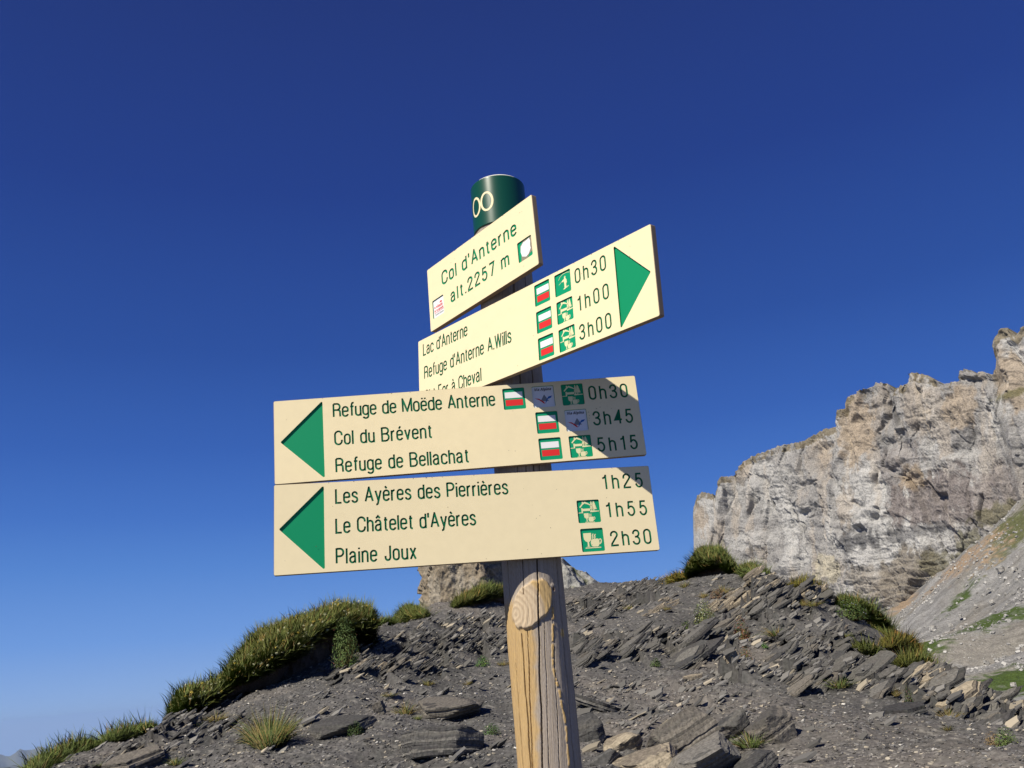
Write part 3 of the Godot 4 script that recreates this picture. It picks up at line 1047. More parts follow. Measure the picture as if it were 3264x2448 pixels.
# drawings on the squares; units: the square runs from -1 to 1
func drawing(kind: String, s: float) -> Array:
	var out := []
	if kind == "hut":
		out.append(poly_of([-0.78, 0.42, -0.70, 0.34, -0.48, 0.58, -0.30, 0.72, 0.05, 0.60, 0.34, 0.42, 0.36, 0.50, 0.05, 0.72, -0.26, 0.88, -0.40, 0.80, -0.40, 0.90, -0.52, 0.90, -0.52, 0.70], s))
		out.append(poly_of([-0.62, 0.05, -0.62, 0.32, -0.50, 0.32, -0.50, 0.26, 0.18, 0.26, 0.18, 0.05], s))
		out.append(poly_of([-0.95, -0.06, -0.62, -0.06, -0.62, 0.05, -0.50, 0.05, -0.50, -0.12, -0.95, -0.12], s))
		out.append(poly_of([0.16, 0.0, 0.16, 0.06, 0.48, 0.06, 0.95, 0.02, 0.95, -0.04, 0.16, -0.08], s))
		for tx in [[0.30, 0.95, 0.16], [0.52, 0.92, 0.26]]:
			var x: float = tx[0]
			var p := [x, tx[1]]
			for k in 5:
				var w: float = tx[2] * (0.35 + 0.16 * k)
				p.append_array([x + w, tx[1] - 0.15 - 0.15 * k, x + w * 0.55, tx[1] - 0.15 - 0.15 * k])
			for k in range(4, -1, -1):
				var w: float = tx[2] * (0.35 + 0.16 * k)
				p.append_array([x - w * 0.55, tx[1] - 0.15 - 0.15 * k, x - w, tx[1] - 0.15 - 0.15 * k])
			out.append(poly_of(p, s))
		out.append(poly_of([0.26, 0.06, 0.26, 0.24, 0.34, 0.24, 0.34, 0.06], s))
		out.append(poly_of([0.46, 0.06, 0.46, 0.24, 0.54, 0.24, 0.54, 0.06], s))
		for poly in drawing("cup", 1.0):
			var q := PackedVector2Array()
			for v in poly: q.append((v * Vector2(0.62, 0.62) + Vector2(0.02, -0.53)) * s)
			out.append(q)
	elif kind == "cup":
		out.append(poly_of([-0.74, 0.62, -0.05, 0.62, -0.06, 0.30, -0.08, 0.10, -0.16, -0.06, -0.30, -0.16, -0.30, -0.52, -0.12, -0.56, -0.62, -0.56, -0.44, -0.52, -0.44, -0.16, -0.62, -0.06, -0.72, 0.10, -0.75, 0.35], s))
		out.append(poly_of([-0.10, 0.02, 0.10, 0.10, 0.50, 0.10, 0.60, 0.02, 0.62, -0.25, 0.55, -0.50, 0.44, -0.58, 0.02, -0.58, -0.10, -0.50, -0.16, -0.25], s))
		for p in [[Vector2(0.58, 0.0), Vector2(0.72, 0.06), Vector2(0.80, -0.06), Vector2(0.78, -0.22), Vector2(0.68, -0.34), Vector2(0.56, -0.36)], [Vector2(0.02, 0.12), Vector2(0.10, 0.24), Vector2(0.04, 0.38), Vector2(0.14, 0.54)], [Vector2(0.20, 0.12), Vector2(0.28, 0.24), Vector2(0.22, 0.36), Vector2(0.34, 0.50)]]:
			for q in stroke_outline(PackedVector2Array(p), 0.085):
				var r := PackedVector2Array()
				for v in q: r.append(v * s)
				out.append(r)
		out.append(poly_of([-0.66, -0.62, -0.66, -0.70, 0.72, -0.70, 0.72, -0.62], s))
	elif kind == "fish":
		out.append(poly_of([0.10, 0.52, 0.24, 0.60, 0.30, 0.52, 0.28, 0.40, 0.40, 0.22, 0.42, 0.0, 0.32, -0.14, 0.34, -0.42, 0.62, -0.36, 0.60, -0.44, 0.05, -0.58, -0.08, -0.52, 0.10, -0.44, 0.10, -0.10, 0.06, 0.16, -0.08, 0.12, -0.18, 0.18, -0.10, 0.30, 0.02, 0.32, 0.14, 0.42], s))
		for p in [[Vector2(-0.58, 0.02), Vector2(-0.14, 0.24)], [Vector2(-0.60, 0.44), Vector2(-0.40, 0.68), Vector2(0.0, 0.84), Vector2(0.5, 0.84), Vector2(0.86, 0.74)]]:
			for q in stroke_outline(PackedVector2Array(p), 0.035):
				var r := PackedVector2Array()
				for v in q: r.append(v * s)
				out.append(r)
	return out

func small_text(text: String, height: float, bold: bool, italic: bool, m: Material, width: float) -> ArrayMesh:
	var f := SystemFont.new()
	f.font_names = PackedStringArray(["Droid Sans"])
	f.font_weight = 700 if bold else 400
	var t := TextMesh.new()
	t.text = text
	t.font = f
	t.font_size = 64
	t.pixel_size = 0.01
	t.depth = 0.0
	t.curve_step = 2.0
	var arr := t.get_mesh_arrays()
	var v: PackedVector3Array = arr[Mesh.ARRAY_VERTEX]
	var lo := Vector3(1e9, 1e9, 0)
	var hi := Vector3(-1e9, -1e9, 0)
	for p in v:
		lo = Vector3(minf(lo.x, p.x), minf(lo.y, p.y), 0)
		hi = Vector3(maxf(hi.x, p.x), maxf(hi.y, p.y), 0)
	for k in v.size():
		var x := (v[k].x - lo.x) / (hi.x - lo.x) - 0.5
		var y := (v[k].y - lo.y) / (hi.y - lo.y) - 0.5
		v[k] = Vector3(x * width + (0.18 * y * height if italic else 0.0), y * height, 0)
	arr[Mesh.ARRAY_VERTEX] = v
	var mesh := ArrayMesh.new()
	mesh.add_surface_from_arrays(Mesh.PRIMITIVE_TRIANGLES, arr)
	mesh.surface_set_material(0, m)
	return mesh

# adds the surfaces of one mesh to another, moved
func join(into: ArrayMesh, from: ArrayMesh, by: Vector3) -> void:
	for s in from.get_surface_count():
		var arr := from.surface_get_arrays(s)
		var v: PackedVector3Array = arr[Mesh.ARRAY_VERTEX]
		for k in v.size(): v[k] += by
		arr[Mesh.ARRAY_VERTEX] = v
		into.add_surface_from_arrays(Mesh.PRIMITIVE_TRIANGLES, arr)
		into.surface_set_material(into.get_surface_count() - 1, from.surface_get_material(s))

func sign_board(parent: Node3D, centre: Vector3, yaw: float, tilt: float, w: float, h: float, label: String, texts: Array, icons: Array, arrow: Array, bold := false) -> void:
	var b := Node3D.new()
	b.name = "sign_board"
	parent.add_child(b, true)
	b.transform = Transform3D(Basis(Vector3.UP, yaw) * Basis(Vector3(0, 0, 1), tilt), centre - parent.position)
	b.set_meta("label", label)
	var panel := CSGCombiner3D.new()
	panel.name = "panel"
	b.add_child(panel)
	var core := CSGPolygon3D.new()
	core.polygon = rounded(w, h, 0.003)
	core.depth = 0.011
	core.position.z = -0.001
	core.material = M.core
	core.name = "core"
	panel.add_child(core)
	var face := CSGPolygon3D.new()
	face.polygon = rounded(w - 0.0012, h - 0.0012, 0.003)
	face.depth = 0.0015
	face.material = M.cream
	face.name = "face"
	panel.add_child(face)
	var deep := 0.0034
	for t in texts:
		# text, start, end, baseline, cap height
		var cap: float = t[4] * 1000.0
		var got := letter_lines(t[0], cap, (t[2] - t[1]) * 1000.0, 1.32 if bold else (1.14 if t[0].length() == 4 else 1.0))
		var fill := SurfaceTool.new()
		fill.begin(Mesh.PRIMITIVE_TRIANGLES)
		for line in got[0]:
			var slope: float = t[5] if t.size() > 5 else 0.0
			for q in stroke_outline(line, cap * (0.158 if bold else 0.126)):
				var poly := PackedVector2Array()
				for v in q: poly.append(Vector2(t[1] + v.x * 0.001, t[3] + v.y * 0.001 + slope * v.x * 0.001))
				if Geometry2D.is_polygon_clockwise(poly): poly.reverse()
				cut(panel, poly, 0.0018, M.green)
				sheet(fill, poly, -0.0017)
		var o := part("lettering", fill.commit(), M.green if bold else M.letter, b)
		o.name = "lettering"
	for ic in icons:
		var c := Vector2(ic[1], ic[2])
		var half := 0.0233
		var sq := rounded(2 * half, 2 * half, 0.0028)
		var depth := 0.0026
		cut(panel, shifted(sq, c), depth, M.green)
		var z := -depth + 0.0002
		var base := rounded(2 * half - 0.0006, 2 * half - 0.0006, 0.0026)
		var mesh: ArrayMesh
		var called := "pictogram"
		if ic[0] == "flag":
			called = "trail_mark"
			mesh = sheets_mesh([[M.icon, [base], z], [M.white, [poly_of([-0.80, 0.10, 0.80, 0.10, 0.80, 0.66, -0.80, 0.66], half)], z + 0.0003], [M.red, [poly_of([-0.78, -0.62, 0.78, -0.62, 0.78, -0.06, -0.78, -0.06], half)], z + 0.0003]])
		elif ic[0] == "via":
			called = "trail_badge"
			mesh = sheets_mesh([[M.pale, [base], z],
				[M.print_grey, [poly_of([-0.30, -0.42, 0.08, 0.22, 0.46, -0.42], half)], z + 0.0003],
				[M.red, [poly_of([-0.80, -0.10, -0.40, -0.30, -0.05, -0.62, 0.10, -0.66, -0.02, -0.46, -0.42, -0.16], half)], z + 0.0005],
				[M.print_blue, [poly_of([0.10, -0.66, 0.22, -0.30, 0.46, 0.0, 0.80, 0.06, 0.66, -0.14, 0.38, -0.24, 0.22, -0.52], half)], z + 0.0005]])
			join(mesh, small_text("Via Alpina", half * 0.36, true, true, M.print_dark, half * 1.55), Vector3(0, half * 0.68, z + 0.0004))
		elif ic[0] == "logo":
			called = "emblem"
			var dots := []
			for p in [[-0.82, 0.08], [-0.46, 0.08], [-0.82, -0.30], [-0.46, -0.30]]: dots.append(poly_of([p[0], p[1], p[0] + 0.17, p[1], p[0] + 0.17, p[1] + 0.2, p[0], p[1] + 0.2], half))
			dots.append(poly_of([-0.84, -0.46, 0.84, -0.42, 0.84, -0.38, -0.84, -0.42], half))
			dots.append(poly_of([0.1, 0.46, 0.42, 0.62, 0.62, 0.46, 0.5, 0.40], half))
			mesh = sheets_mesh([[M.white, [base], z], [M.red, dots, z + 0.0003]])
			join(mesh, small_text("haute", half * 0.36, true, false, M.red, half * 0.86), Vector3(half * 0.22, half * 0.20, z + 0.0004))
			join(mesh, small_text("savoie", half * 0.30, true, false, M.red, half * 0.92), Vector3(half * 0.30, -half * 0.18, z + 0.0004))
			join(mesh, small_text("Conseil Général", half * 0.22, false, false, M.print_grey, half * 1.5), Vector3(0, -half * 0.64, z + 0.0004))
		elif ic[0] == "blank":
			called = "emblem"
			mesh = sheets_mesh([[M.icon, [base], z], [M.scuff, [poly_of([-0.72, -0.95, -0.62, -0.3, -0.7, 0.6, -0.2, 0.92, 0.92, 0.9, 0.95, -0.5, 0.5, -0.62, 0.2, -0.9], half)], z + 0.0003], [M.white, [poly_of([-0.55, -0.5, -0.7, 0.0, -0.62, 0.5, -0.25, 0.78, 0.25, 0.8, 0.62, 0.86, 0.74, 0.5, 0.66, 0.1, 0.72, -0.2, 0.4, -0.6, 0.0, -0.74], half)], z + 0.0006]])
		else:
			mesh = sheets_mesh([[M.icon, [base], z], [M.iconcream, drawing(ic[0], half), z + 0.0003]])
		var o := MeshInstance3D.new()
		o.name = called
		o.mesh = mesh
		b.add_child(o, true)
		o.position = Vector3(c.x, c.y, 0)
	var specks := SurfaceTool.new()
	specks.begin(Mesh.PRIMITIVE_TRIANGLES)
	var dice := RandomNumberGenerator.new()
	dice.seed = int(w * 1000 + yaw * 100 + h * 5000)
	for k in 34:
		var c := Vector2(dice.randf_range(-0.48, 0.48) * w, dice.randf_range(-0.47, 0.47) * h)
		if yaw > 0.05 and yaw < 0.12 and k < 20: c = Vector2(0.282 + 0.022 * dice.randfn(), 0.014 + 0.011 * dice.randfn())
		elif k % 3 == 0: c.y = h * 0.492
		sheet(specks, disc(c, dice.randf_range(0.0003, 0.0011), dice.randf_range(0.0003, 0.0008), 6), 0.0003)
	part("speck", specks.commit(), M.speck, b).set_meta("kind", "stuff")
	if arrow.size():
		var tri := PackedVector2Array(arrow)
		var soft := Geometry2D.offset_polygon(tri, -0.0018 * 1.0, Geometry2D.JOIN_MITER)
		var round_tri := PackedVector2Array()
		for p in tri: round_tri.append(p * 1000.0)
		var g := Geometry2D.offset_polygon(round_tri, -2.0, Geometry2D.JOIN_MITER)
		g = Geometry2D.offset_polygon(g[0], 2.0, Geometry2D.JOIN_ROUND)
		var poly := PackedVector2Array()
		for p in g[0]: poly.append(p * 0.001)
		if Geometry2D.is_polygon_clockwise(poly): poly.reverse()
		cut(panel, poly, deep, M.green)
		var st := SurfaceTool.new()
		st.begin(Mesh.PRIMITIVE_TRIANGLES)
		sheet(st, poly, -deep + 0.0001)
		part("arrow", st.commit(), M.green, b)

func on_post(px: float, py: float, z: float) -> float:
	var q := ray(px, py)
	return EYE.y + q.y * (z / q.z)

func build_signpost() -> void:
	var foot := Vector3(0.0068, ground(0.0068, -1.845), -1.845)
	var s := thing("signpost", foot, "round wooden signpost carrying four cream hiking signs and a green sleeve", "signpost")
	build_post(s, foot)
	var L := [0.0428, -0.0155, -0.0738]
	var C := 0.0307
	var lift := EYE
	sign_board(s, lift + Vector3(-0.0527, 0.8829, -1.7959), -0.87873, 0.0022, 0.4055, 0.1633, "short cream place sign naming the pass and its altitude",
		[["Col d'Anterne", -0.1428, 0.1431, 0.0155, 0.0345], ["alt.2257 m", -0.1121, 0.1096, -0.0420, 0.0325]],
		[["blank", 0.1642, -0.0296], ["logo", -0.1652, -0.0307]], [], true)
	sign_board(s, lift + Vector3(0.0242, 0.6854, -1.7062), -0.86689, -0.0582, 0.7584, 0.1754, "cream direction sign with green arrow turned away from the lower signs",
		[["Lac d'Anterne", -0.3591, -0.1786, 0.0450, 0.0312, -0.01], ["Refuge d'Anterne A.Wills", -0.3561, -0.0259, -0.0140, 0.0315, -0.01], ["Cirt Fer à Cheval", -0.3560, -0.1340, -0.0728, 0.0312, -0.005],
			["0h30", 0.1768, 0.2622, 0.0420, C], ["1h00", 0.1780, 0.2636, -0.0158, C], ["3h00", 0.1780, 0.2640, -0.0742, C]],
		[["flag", 0.0790, 0.0575], ["fish", 0.1414, 0.0570], ["flag", 0.0799, -0.0013], ["hut", 0.1423, -0.0013], ["flag", 0.0807, -0.0583], ["hut", 0.1431, -0.0593]],
		[Vector2(0.285, 0.0815), Vector2(0.3690, -0.0015), Vector2(0.2855, -0.0840)])
	sign_board(s, lift + Vector3(-0.1130, 0.5013, -1.7563), 0.09935, 0.0141, 0.7593, 0.1749, "cream direction sign half crossed by the shadow of the sign above",
		[["Refuge de Moëde Anterne", -0.2599, 0.0759, L[0], C], ["Col du Brévent", -0.2589, -0.0601, -0.0163, C], ["Refuge de Bellachat", -0.2585, 0.0111, L[2], C],
			["0h30", 0.2752, 0.3591, 0.0405, C], ["3h45", 0.2772, 0.3621, -0.0162, C], ["5h15", 0.2791, 0.3638, -0.0735, C]],
		[["flag", 0.1160, 0.0555], ["via", 0.1785, 0.0555], ["hut", 0.2408, 0.0553], ["flag", 0.1802, -0.0015], ["via", 0.2418, -0.0016], ["flag", 0.1804, -0.0585], ["hut", 0.2438, -0.0585]],
		[Vector2(-0.3670, -0.0010), Vector2(-0.2805, 0.0815), Vector2(-0.2805, -0.0830)])
	sign_board(s, lift + Vector3(-0.1064, 0.3118, -1.7470), 0.16307, -0.0013, 0.76, 0.1753, "lowest cream direction sign with green arrow and three valley places",
		[["Les Ayères des Pierrières", -0.2629, 0.0804, 0.0436, C], ["Le Châtelet d'Ayères", -0.2636, 0.0108, -0.0150, C], ["Plaine Joux", -0.2640, -0.1098, -0.0736, C],
			["1h25", 0.2763, 0.3626, 0.0428, C], ["1h55", 0.2773, 0.3641, -0.0153, C], ["2h30", 0.2805, 0.3652, -0.0740, C]],
		[["hut", 0.2418, -0.0004], ["cup", 0.2430, -0.0585]],
		[Vector2(-0.3705, 0.0), Vector2(-0.2845, 0.0825), Vector2(-0.2850, -0.0835)])

func build_post(s: Node3D, foot: Vector3) -> void:
	var R := 0.0615
	var sleeve_top := on_post(1587, 558, -1.782) - foot.y
	var sleeve_low := on_post(1578, 707, -1.782) - foot.y
	var y_low := EYE.y - 0.36 - foot.y
	var y_high := on_post(1690, 1790, -1.785) - foot.y + 0.04   # under the lowest sign
	var ys := PackedFloat32Array()
	var y := -0.15
	while y < sleeve_top - 0.004:
		ys.append(y)
		y += 0.0016 if (y > y_low and y < y_high) else 0.006
	ys.append(sleeve_top - 0.004)
	var nu := 481
	var nv := ys.size()
	var pos := PackedVector3Array()
	var col := PackedColorArray()
	pos.resize(nu * nv)
	col.resize(nu * nv)
	var span := y_high - y_low
	var grain := FastNoiseLite.new()
	grain.seed = 5
	grain.frequency = 1.0
	grain.fractal_octaves = 3
	var knot_y := on_post(1700, 1925, -1.785) - foot.y
	# drying cracks: angle at the top of the seen length, turn per metre, from, to, half width, depth
	var cracks := [[13.0, 62.0, y_low - 0.5, y_high + 0.3, 0.0013, 0.010], [-27.0, 20.0, y_low - 0.4, knot_y - 0.055, 0.0012, 0.008], [-15.0, 30.0, knot_y + 0.02, y_high + 0.2, 0.0009, 0.006], [-50.0, 14.0, knot_y + 0.01, y_high + 0.1, 0.0008, 0.005],
		[-8.0, 58.0, y_low - 0.2, knot_y - 0.05, 0.0009, 0.005], [-46.0, 22.0, y_low - 0.3, knot_y - 0.10, 0.0008, 0.004], [57.0, 20.0, y_low, y_high, 0.0008, 0.004], [40.0, 55.0, y_low, y_high - 0.12, 0.0007, 0.004], [24.0, 60.0, y_low, y_high - 0.15, 0.0007, 0.003],
		[100.0, 60.0, -0.1, y_high + 0.5, 0.0013, 0.008], [170.0, 60.0, 0.0, y_high + 0.6, 0.0013, 0.008], [-110.0, 60.0, 0.0, y_high + 0.4, 0.0012, 0.006], [2.0, 25.0, y_high + 0.1, sleeve_low + 0.05, 0.001, 0.006], [30.0, 25.0, y_high + 0.0, sleeve_low + 0.05, 0.001, 0.006]]
	var honey := Color(0.47, 0.315, 0.125)
	var grey := Color(0.36, 0.31, 0.265)
	var old := Color(0.28, 0.235, 0.185)
	for j in nv:
		var yy := ys[j]
		var t := (y_high - yy)          # metres below the lowest sign
		for i in nu:
			var k := j * nu + i
			var a := float(i) / (nu - 1) * TAU - PI        # 0 faces the camera
			var deg := rad_to_deg(a)
			var gx := deg + 55.0 * t                      # follows the turned grain
			var fib := grain.get_noise_2d(gx * 0.55, yy * 6.0)
			var fib2 := grain.get_noise_2d(gx * 1.8 + 50, yy * 14.0)
			var r := R + 0.0012 * n_mid.get_noise_2d(deg * 0.02, yy * 1.5) + 0.0005 * fib
			var b1 := n_fine.get_noise_2d(deg * 0.01, yy * 1.6)
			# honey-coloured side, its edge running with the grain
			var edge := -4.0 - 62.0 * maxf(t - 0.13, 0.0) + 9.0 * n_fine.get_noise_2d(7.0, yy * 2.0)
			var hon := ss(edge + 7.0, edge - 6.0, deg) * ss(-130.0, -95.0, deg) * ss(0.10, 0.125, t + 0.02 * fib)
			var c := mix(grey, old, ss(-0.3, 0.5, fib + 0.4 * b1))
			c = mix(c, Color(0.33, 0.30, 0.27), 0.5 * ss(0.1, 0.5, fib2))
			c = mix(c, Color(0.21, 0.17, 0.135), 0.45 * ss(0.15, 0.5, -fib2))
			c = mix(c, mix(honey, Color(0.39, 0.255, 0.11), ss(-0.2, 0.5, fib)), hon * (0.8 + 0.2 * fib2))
			r += 0.0011 * hon * n_fine.get_noise_2d(deg * 0.03 + 3, yy * 2.2)
			# a raised ridge of wood, its grazing sunlight painted on as honey colour
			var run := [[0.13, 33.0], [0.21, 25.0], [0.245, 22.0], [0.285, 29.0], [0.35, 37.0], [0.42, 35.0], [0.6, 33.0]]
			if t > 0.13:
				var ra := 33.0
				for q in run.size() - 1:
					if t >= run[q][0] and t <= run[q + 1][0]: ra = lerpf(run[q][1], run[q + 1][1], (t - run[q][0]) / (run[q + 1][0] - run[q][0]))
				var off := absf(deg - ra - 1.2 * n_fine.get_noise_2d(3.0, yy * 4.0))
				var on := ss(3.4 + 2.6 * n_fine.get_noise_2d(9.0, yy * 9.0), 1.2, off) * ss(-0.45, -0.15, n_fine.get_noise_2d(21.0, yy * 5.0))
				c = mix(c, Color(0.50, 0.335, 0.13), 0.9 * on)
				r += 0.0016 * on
			var chip := Vector2((deg - 52.0) / 5.0, (yy - (knot_y - 0.058)) / 0.010).length() + 0.8 * n_fine.get_noise_2d(deg * 0.03, yy * 9.0)
			c = mix(c, Color(0.50, 0.34, 0.14), ss(1.0, 0.8, chip))
			# sawn branch stub
			var kx := a * R
			var du := kx + 0.0076
			var dv := yy - knot_y
			var e := Vector2((du * 0.68 + dv * 0.73) / 0.052, (dv * 0.68 - du * 0.73) / 0.034).length() + 0.10 * n_fine.get_noise_2d(deg * 0.006, yy * 0.8)
			if e < 1.15 and absf(deg) < 70.0:
				var ins := ss(1.08, 0.93, e)
				var rc := Vector2(kx + 0.040, (yy - knot_y + 0.016) * 0.8).length()
				var ring := sin((rc + 0.004 * n_fine.get_noise_2d(kx * 3.0, yy * 2.0)) * 760.0)
				var kc := mix(Color(0.50, 0.40, 0.28), Color(0.27, 0.185, 0.115), 0.34 * ss(-0.2, 0.9, ring + 0.8 * fib2))
				kc = mix(kc, Color(0.46, 0.31, 0.12), 0.75 * ss(0.052, 0.060, rc))
				c = mix(c, kc, ins)
				r += ins * (0.0065 + 0.0003 * ring - 0.09 * (kx * kx) / 0.03 * 0.3) 
			var small := Vector2((kx - 0.041) / 0.007, (yy - knot_y - 0.026) / 0.009).length()
			if small < 1.6:
				r += 0.002 * ss(1.5, 0.9, small) - 0.003 * ss(0.55, 0.2, small)
				c = mix(c, Color(0.2, 0.12, 0.08), ss(0.6, 0.35, small))
			for q in cracks:
				if yy < q[2] or yy > q[3]: continue
				var ca: float = q[0] - q[1] * t + 1.6 * n_fine.get_noise_2d(q[0], yy * 1.1)
				var dm := absf(deg - ca) * (PI / 180.0) * R
				var wid: float = 0.85 * q[4] * (0.45 + 0.55 * ss(0.0, 0.12, minf(yy - q[2], q[3] - yy)))
				if dm < wid * 2.2:
					var inn := ss(wid * 1.5, wid * 0.5, dm)
					r -= q[5] * inn
			c.a = 1.0
			pos[k] = Vector3(sin(a) * r, yy, cos(a) * r)
			col[k] = c
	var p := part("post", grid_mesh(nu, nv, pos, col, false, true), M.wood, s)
	p.set_meta("label", "weathered round wooden post with honey and grey streaks and a sawn knot")
	# sleeve and dome
	var sl := Node3D.new()
	sl.name = "sleeve"
	s.add_child(sl)
	var rs := 0.0640
	var ring := [[0.0622, sleeve_low], [rs, sleeve_low + 0.0004], [rs + 0.0002, sleeve_low + 0.002], [rs, sleeve_top - 0.002], [rs - 0.0008, sleeve_top], [0.0622, sleeve_top]]
	part("band", lathe(ring, 96), M.sleeve, sl)
	var dome := []
	for k in 9:
		var f := k / 8.0
		dome.append([0.0612 * cos(f * PI / 2) + 0.0001, sleeve_top - 0.001 + 0.018 * sin(f * PI / 2)])
	part("top", lathe(dome, 64), M.captop, sl)
	var mid := on_post(1548, 640, -1.785) - foot.y
	for d in [[-56.0, -0.001], [-25.5, 0.0]]:
		var st := SurfaceTool.new()
		st.begin(Mesh.PRIMITIVE_TRIANGLES)
		var n := 40
		var cx := deg_to_rad(d[0])
		for k in n:
			var ang := TAU * k / n
			var ang2 := TAU * (k + 1) / n
			var quad := []
			for q in [[ang, 1.0], [ang2, 1.0], [ang2, 0.0], [ang, 0.0]]:
				var rx: float = 0.0145 + (0.0026 if q[1] > 0.5 else -0.0026)
				var ry: float = 0.0225 + (0.0026 if q[1] > 0.5 else -0.0026)
				var aa: float = cx + cos(q[0]) * rx / rs
				quad.append(Vector3(sin(aa) * (rs + 0.0005), mid + d[1] + sin(q[0]) * ry, cos(aa) * (rs + 0.0005)))
			for q in [quad[0], quad[2], quad[1], quad[0], quad[3], quad[2]]:
				st.set_normal(Vector3(q.x, 0, q.z).normalized())
				st.add_vertex(q)
		part("digit", st.commit(), M.cream, sl)

func lathe(profile: Array, n: int) -> ArrayMesh:
	var pos := PackedVector3Array()
	var col := PackedColorArray()
	for q in profile:
		for i in n + 1:
			var a := float(i) / n * TAU - PI
			pos.append(Vector3(sin(a) * q[0], q[1], cos(a) * q[0]))
			col.append(Color.WHITE)
	return grid_mesh(n + 1, profile.size(), pos, col, false, true)

# ------------------------------------------------------------------ rocks

# a slab split along its bedding: y is across the beds; a, b half length and half width, t thickness
func layered_rock(sd: int, a: float, b: float, t: float, beds: int, around_n: int, rough: float, tones: Array, wedge := 0.0, lens := 0.35) -> ArrayMesh:
	var g := RandomNumberGenerator.new()
	g.seed = sd
	var nc := g.randi_range(5, 8)
	var corners := PackedVector2Array()
	for k in nc:
		var an := TAU * (k + g.randf_range(-0.32, 0.32)) / nc
		var rr := g.randf_range(0.80, 1.12)
		corners.append(Vector2(cos(an), sin(an)) * rr)
	var outline := PackedVector2Array()
	var per := 0.0
	for k in nc: per += corners[k].distance_to(corners[(k + 1) % nc])
	for k in nc:
		var p := corners[k]
		var q := corners[(k + 1) % nc]
		var n := maxi(1, int(round(p.distance_to(q) / per * around_n)))
		for i in n:
			outline.append(p.lerp(q, float(i) / n))
	var n := outline.size()
	var heights := [0.0]
	for k in beds: heights.append(heights[-1] + 0.3 + 1.9 * pow(g.randf(), 2.0))
	var total: float = heights[-1]
	var tr := Tris.new()
	var rings := []
	var tone := []
	var drift := Vector2.ZERO
	for k in beds:
		drift += Vector2(g.randf_range(-1, 1), g.randf_range(-1, 1)) * 0.05 * rough * 4.0
		var f: float = (heights[k] + heights[k + 1]) * 0.5 / total
		var sc := 1.0 - lens * (rough if lens <= 0.35 else 1.0) * pow(absf(f - 0.45) * 2.0, 2.0) + g.randf_range(-0.22, 0.12) * rough
		var c: Color = tones[g.randi() % tones.size()]
		c = c * g.randf_range(0.78, 1.2)
		c.a = 1
		tone.append(c)
		var jag := PackedFloat32Array()
		for i in n: jag.append(1.0 + g.randf_range(-0.11, 0.06) * rough * 2.0)
		for e in 2:
			var y: float = (heights[k + e] / total - 0.5) * t
			var ring := PackedVector3Array()
			for i in n:
				var p := (outline[i] * sc * jag[i] * (0.985 if e == 1 else 1.0) + drift)
				var yy := y * (1.0 - wedge * p.x) + t * 0.02 * g.randf_range(-1, 1)
				ring.append(Vector3(p.x * a, yy, p.y * b))
			rings.append(ring)
	for k in rings.size() - 1:
		var c: Color = tone[k / 2]
		for i in n:
			var i2 := (i + 1) % n
			tr.quad(rings[k][i], rings[k][i2], rings[k + 1][i2], rings[k + 1][i], c * g.randf_range(0.9, 1.1))
	for cap in 2:
		var ring: PackedVector3Array = rings[-1] if cap == 1 else rings[0]
		var c: Color = tone[-1] if cap == 1 else tone[0]
		var mid := Vector3.ZERO
		for p in ring: mid += p
		mid /= n
		var inner := PackedVector3Array()
		for i in n:
			var p := mid.lerp(ring[i], g.randf_range(0.5, 0.68))
			p.y += t * g.randf_range(-0.05, 0.06)
			inner.append(p)
		mid.y += t * g.randf_range(-0.04, 0.06)
		for i in n:
			var i2 := (i + 1) % n
			var c1 := c * g.randf_range(0.92, 1.08)
			if cap == 1:
				tr.quad(ring[i], ring[i2], inner[i2], inner[i], c1)
				tr.tri(inner[i], inner[i2], mid, c * g.randf_range(0.94, 1.06))
			else:
				tr.quad(ring[i2], ring[i], inner[i], inner[i2], c1)
				tr.tri(inner[i2], inner[i], mid, c)
	return tris_mesh(tr)

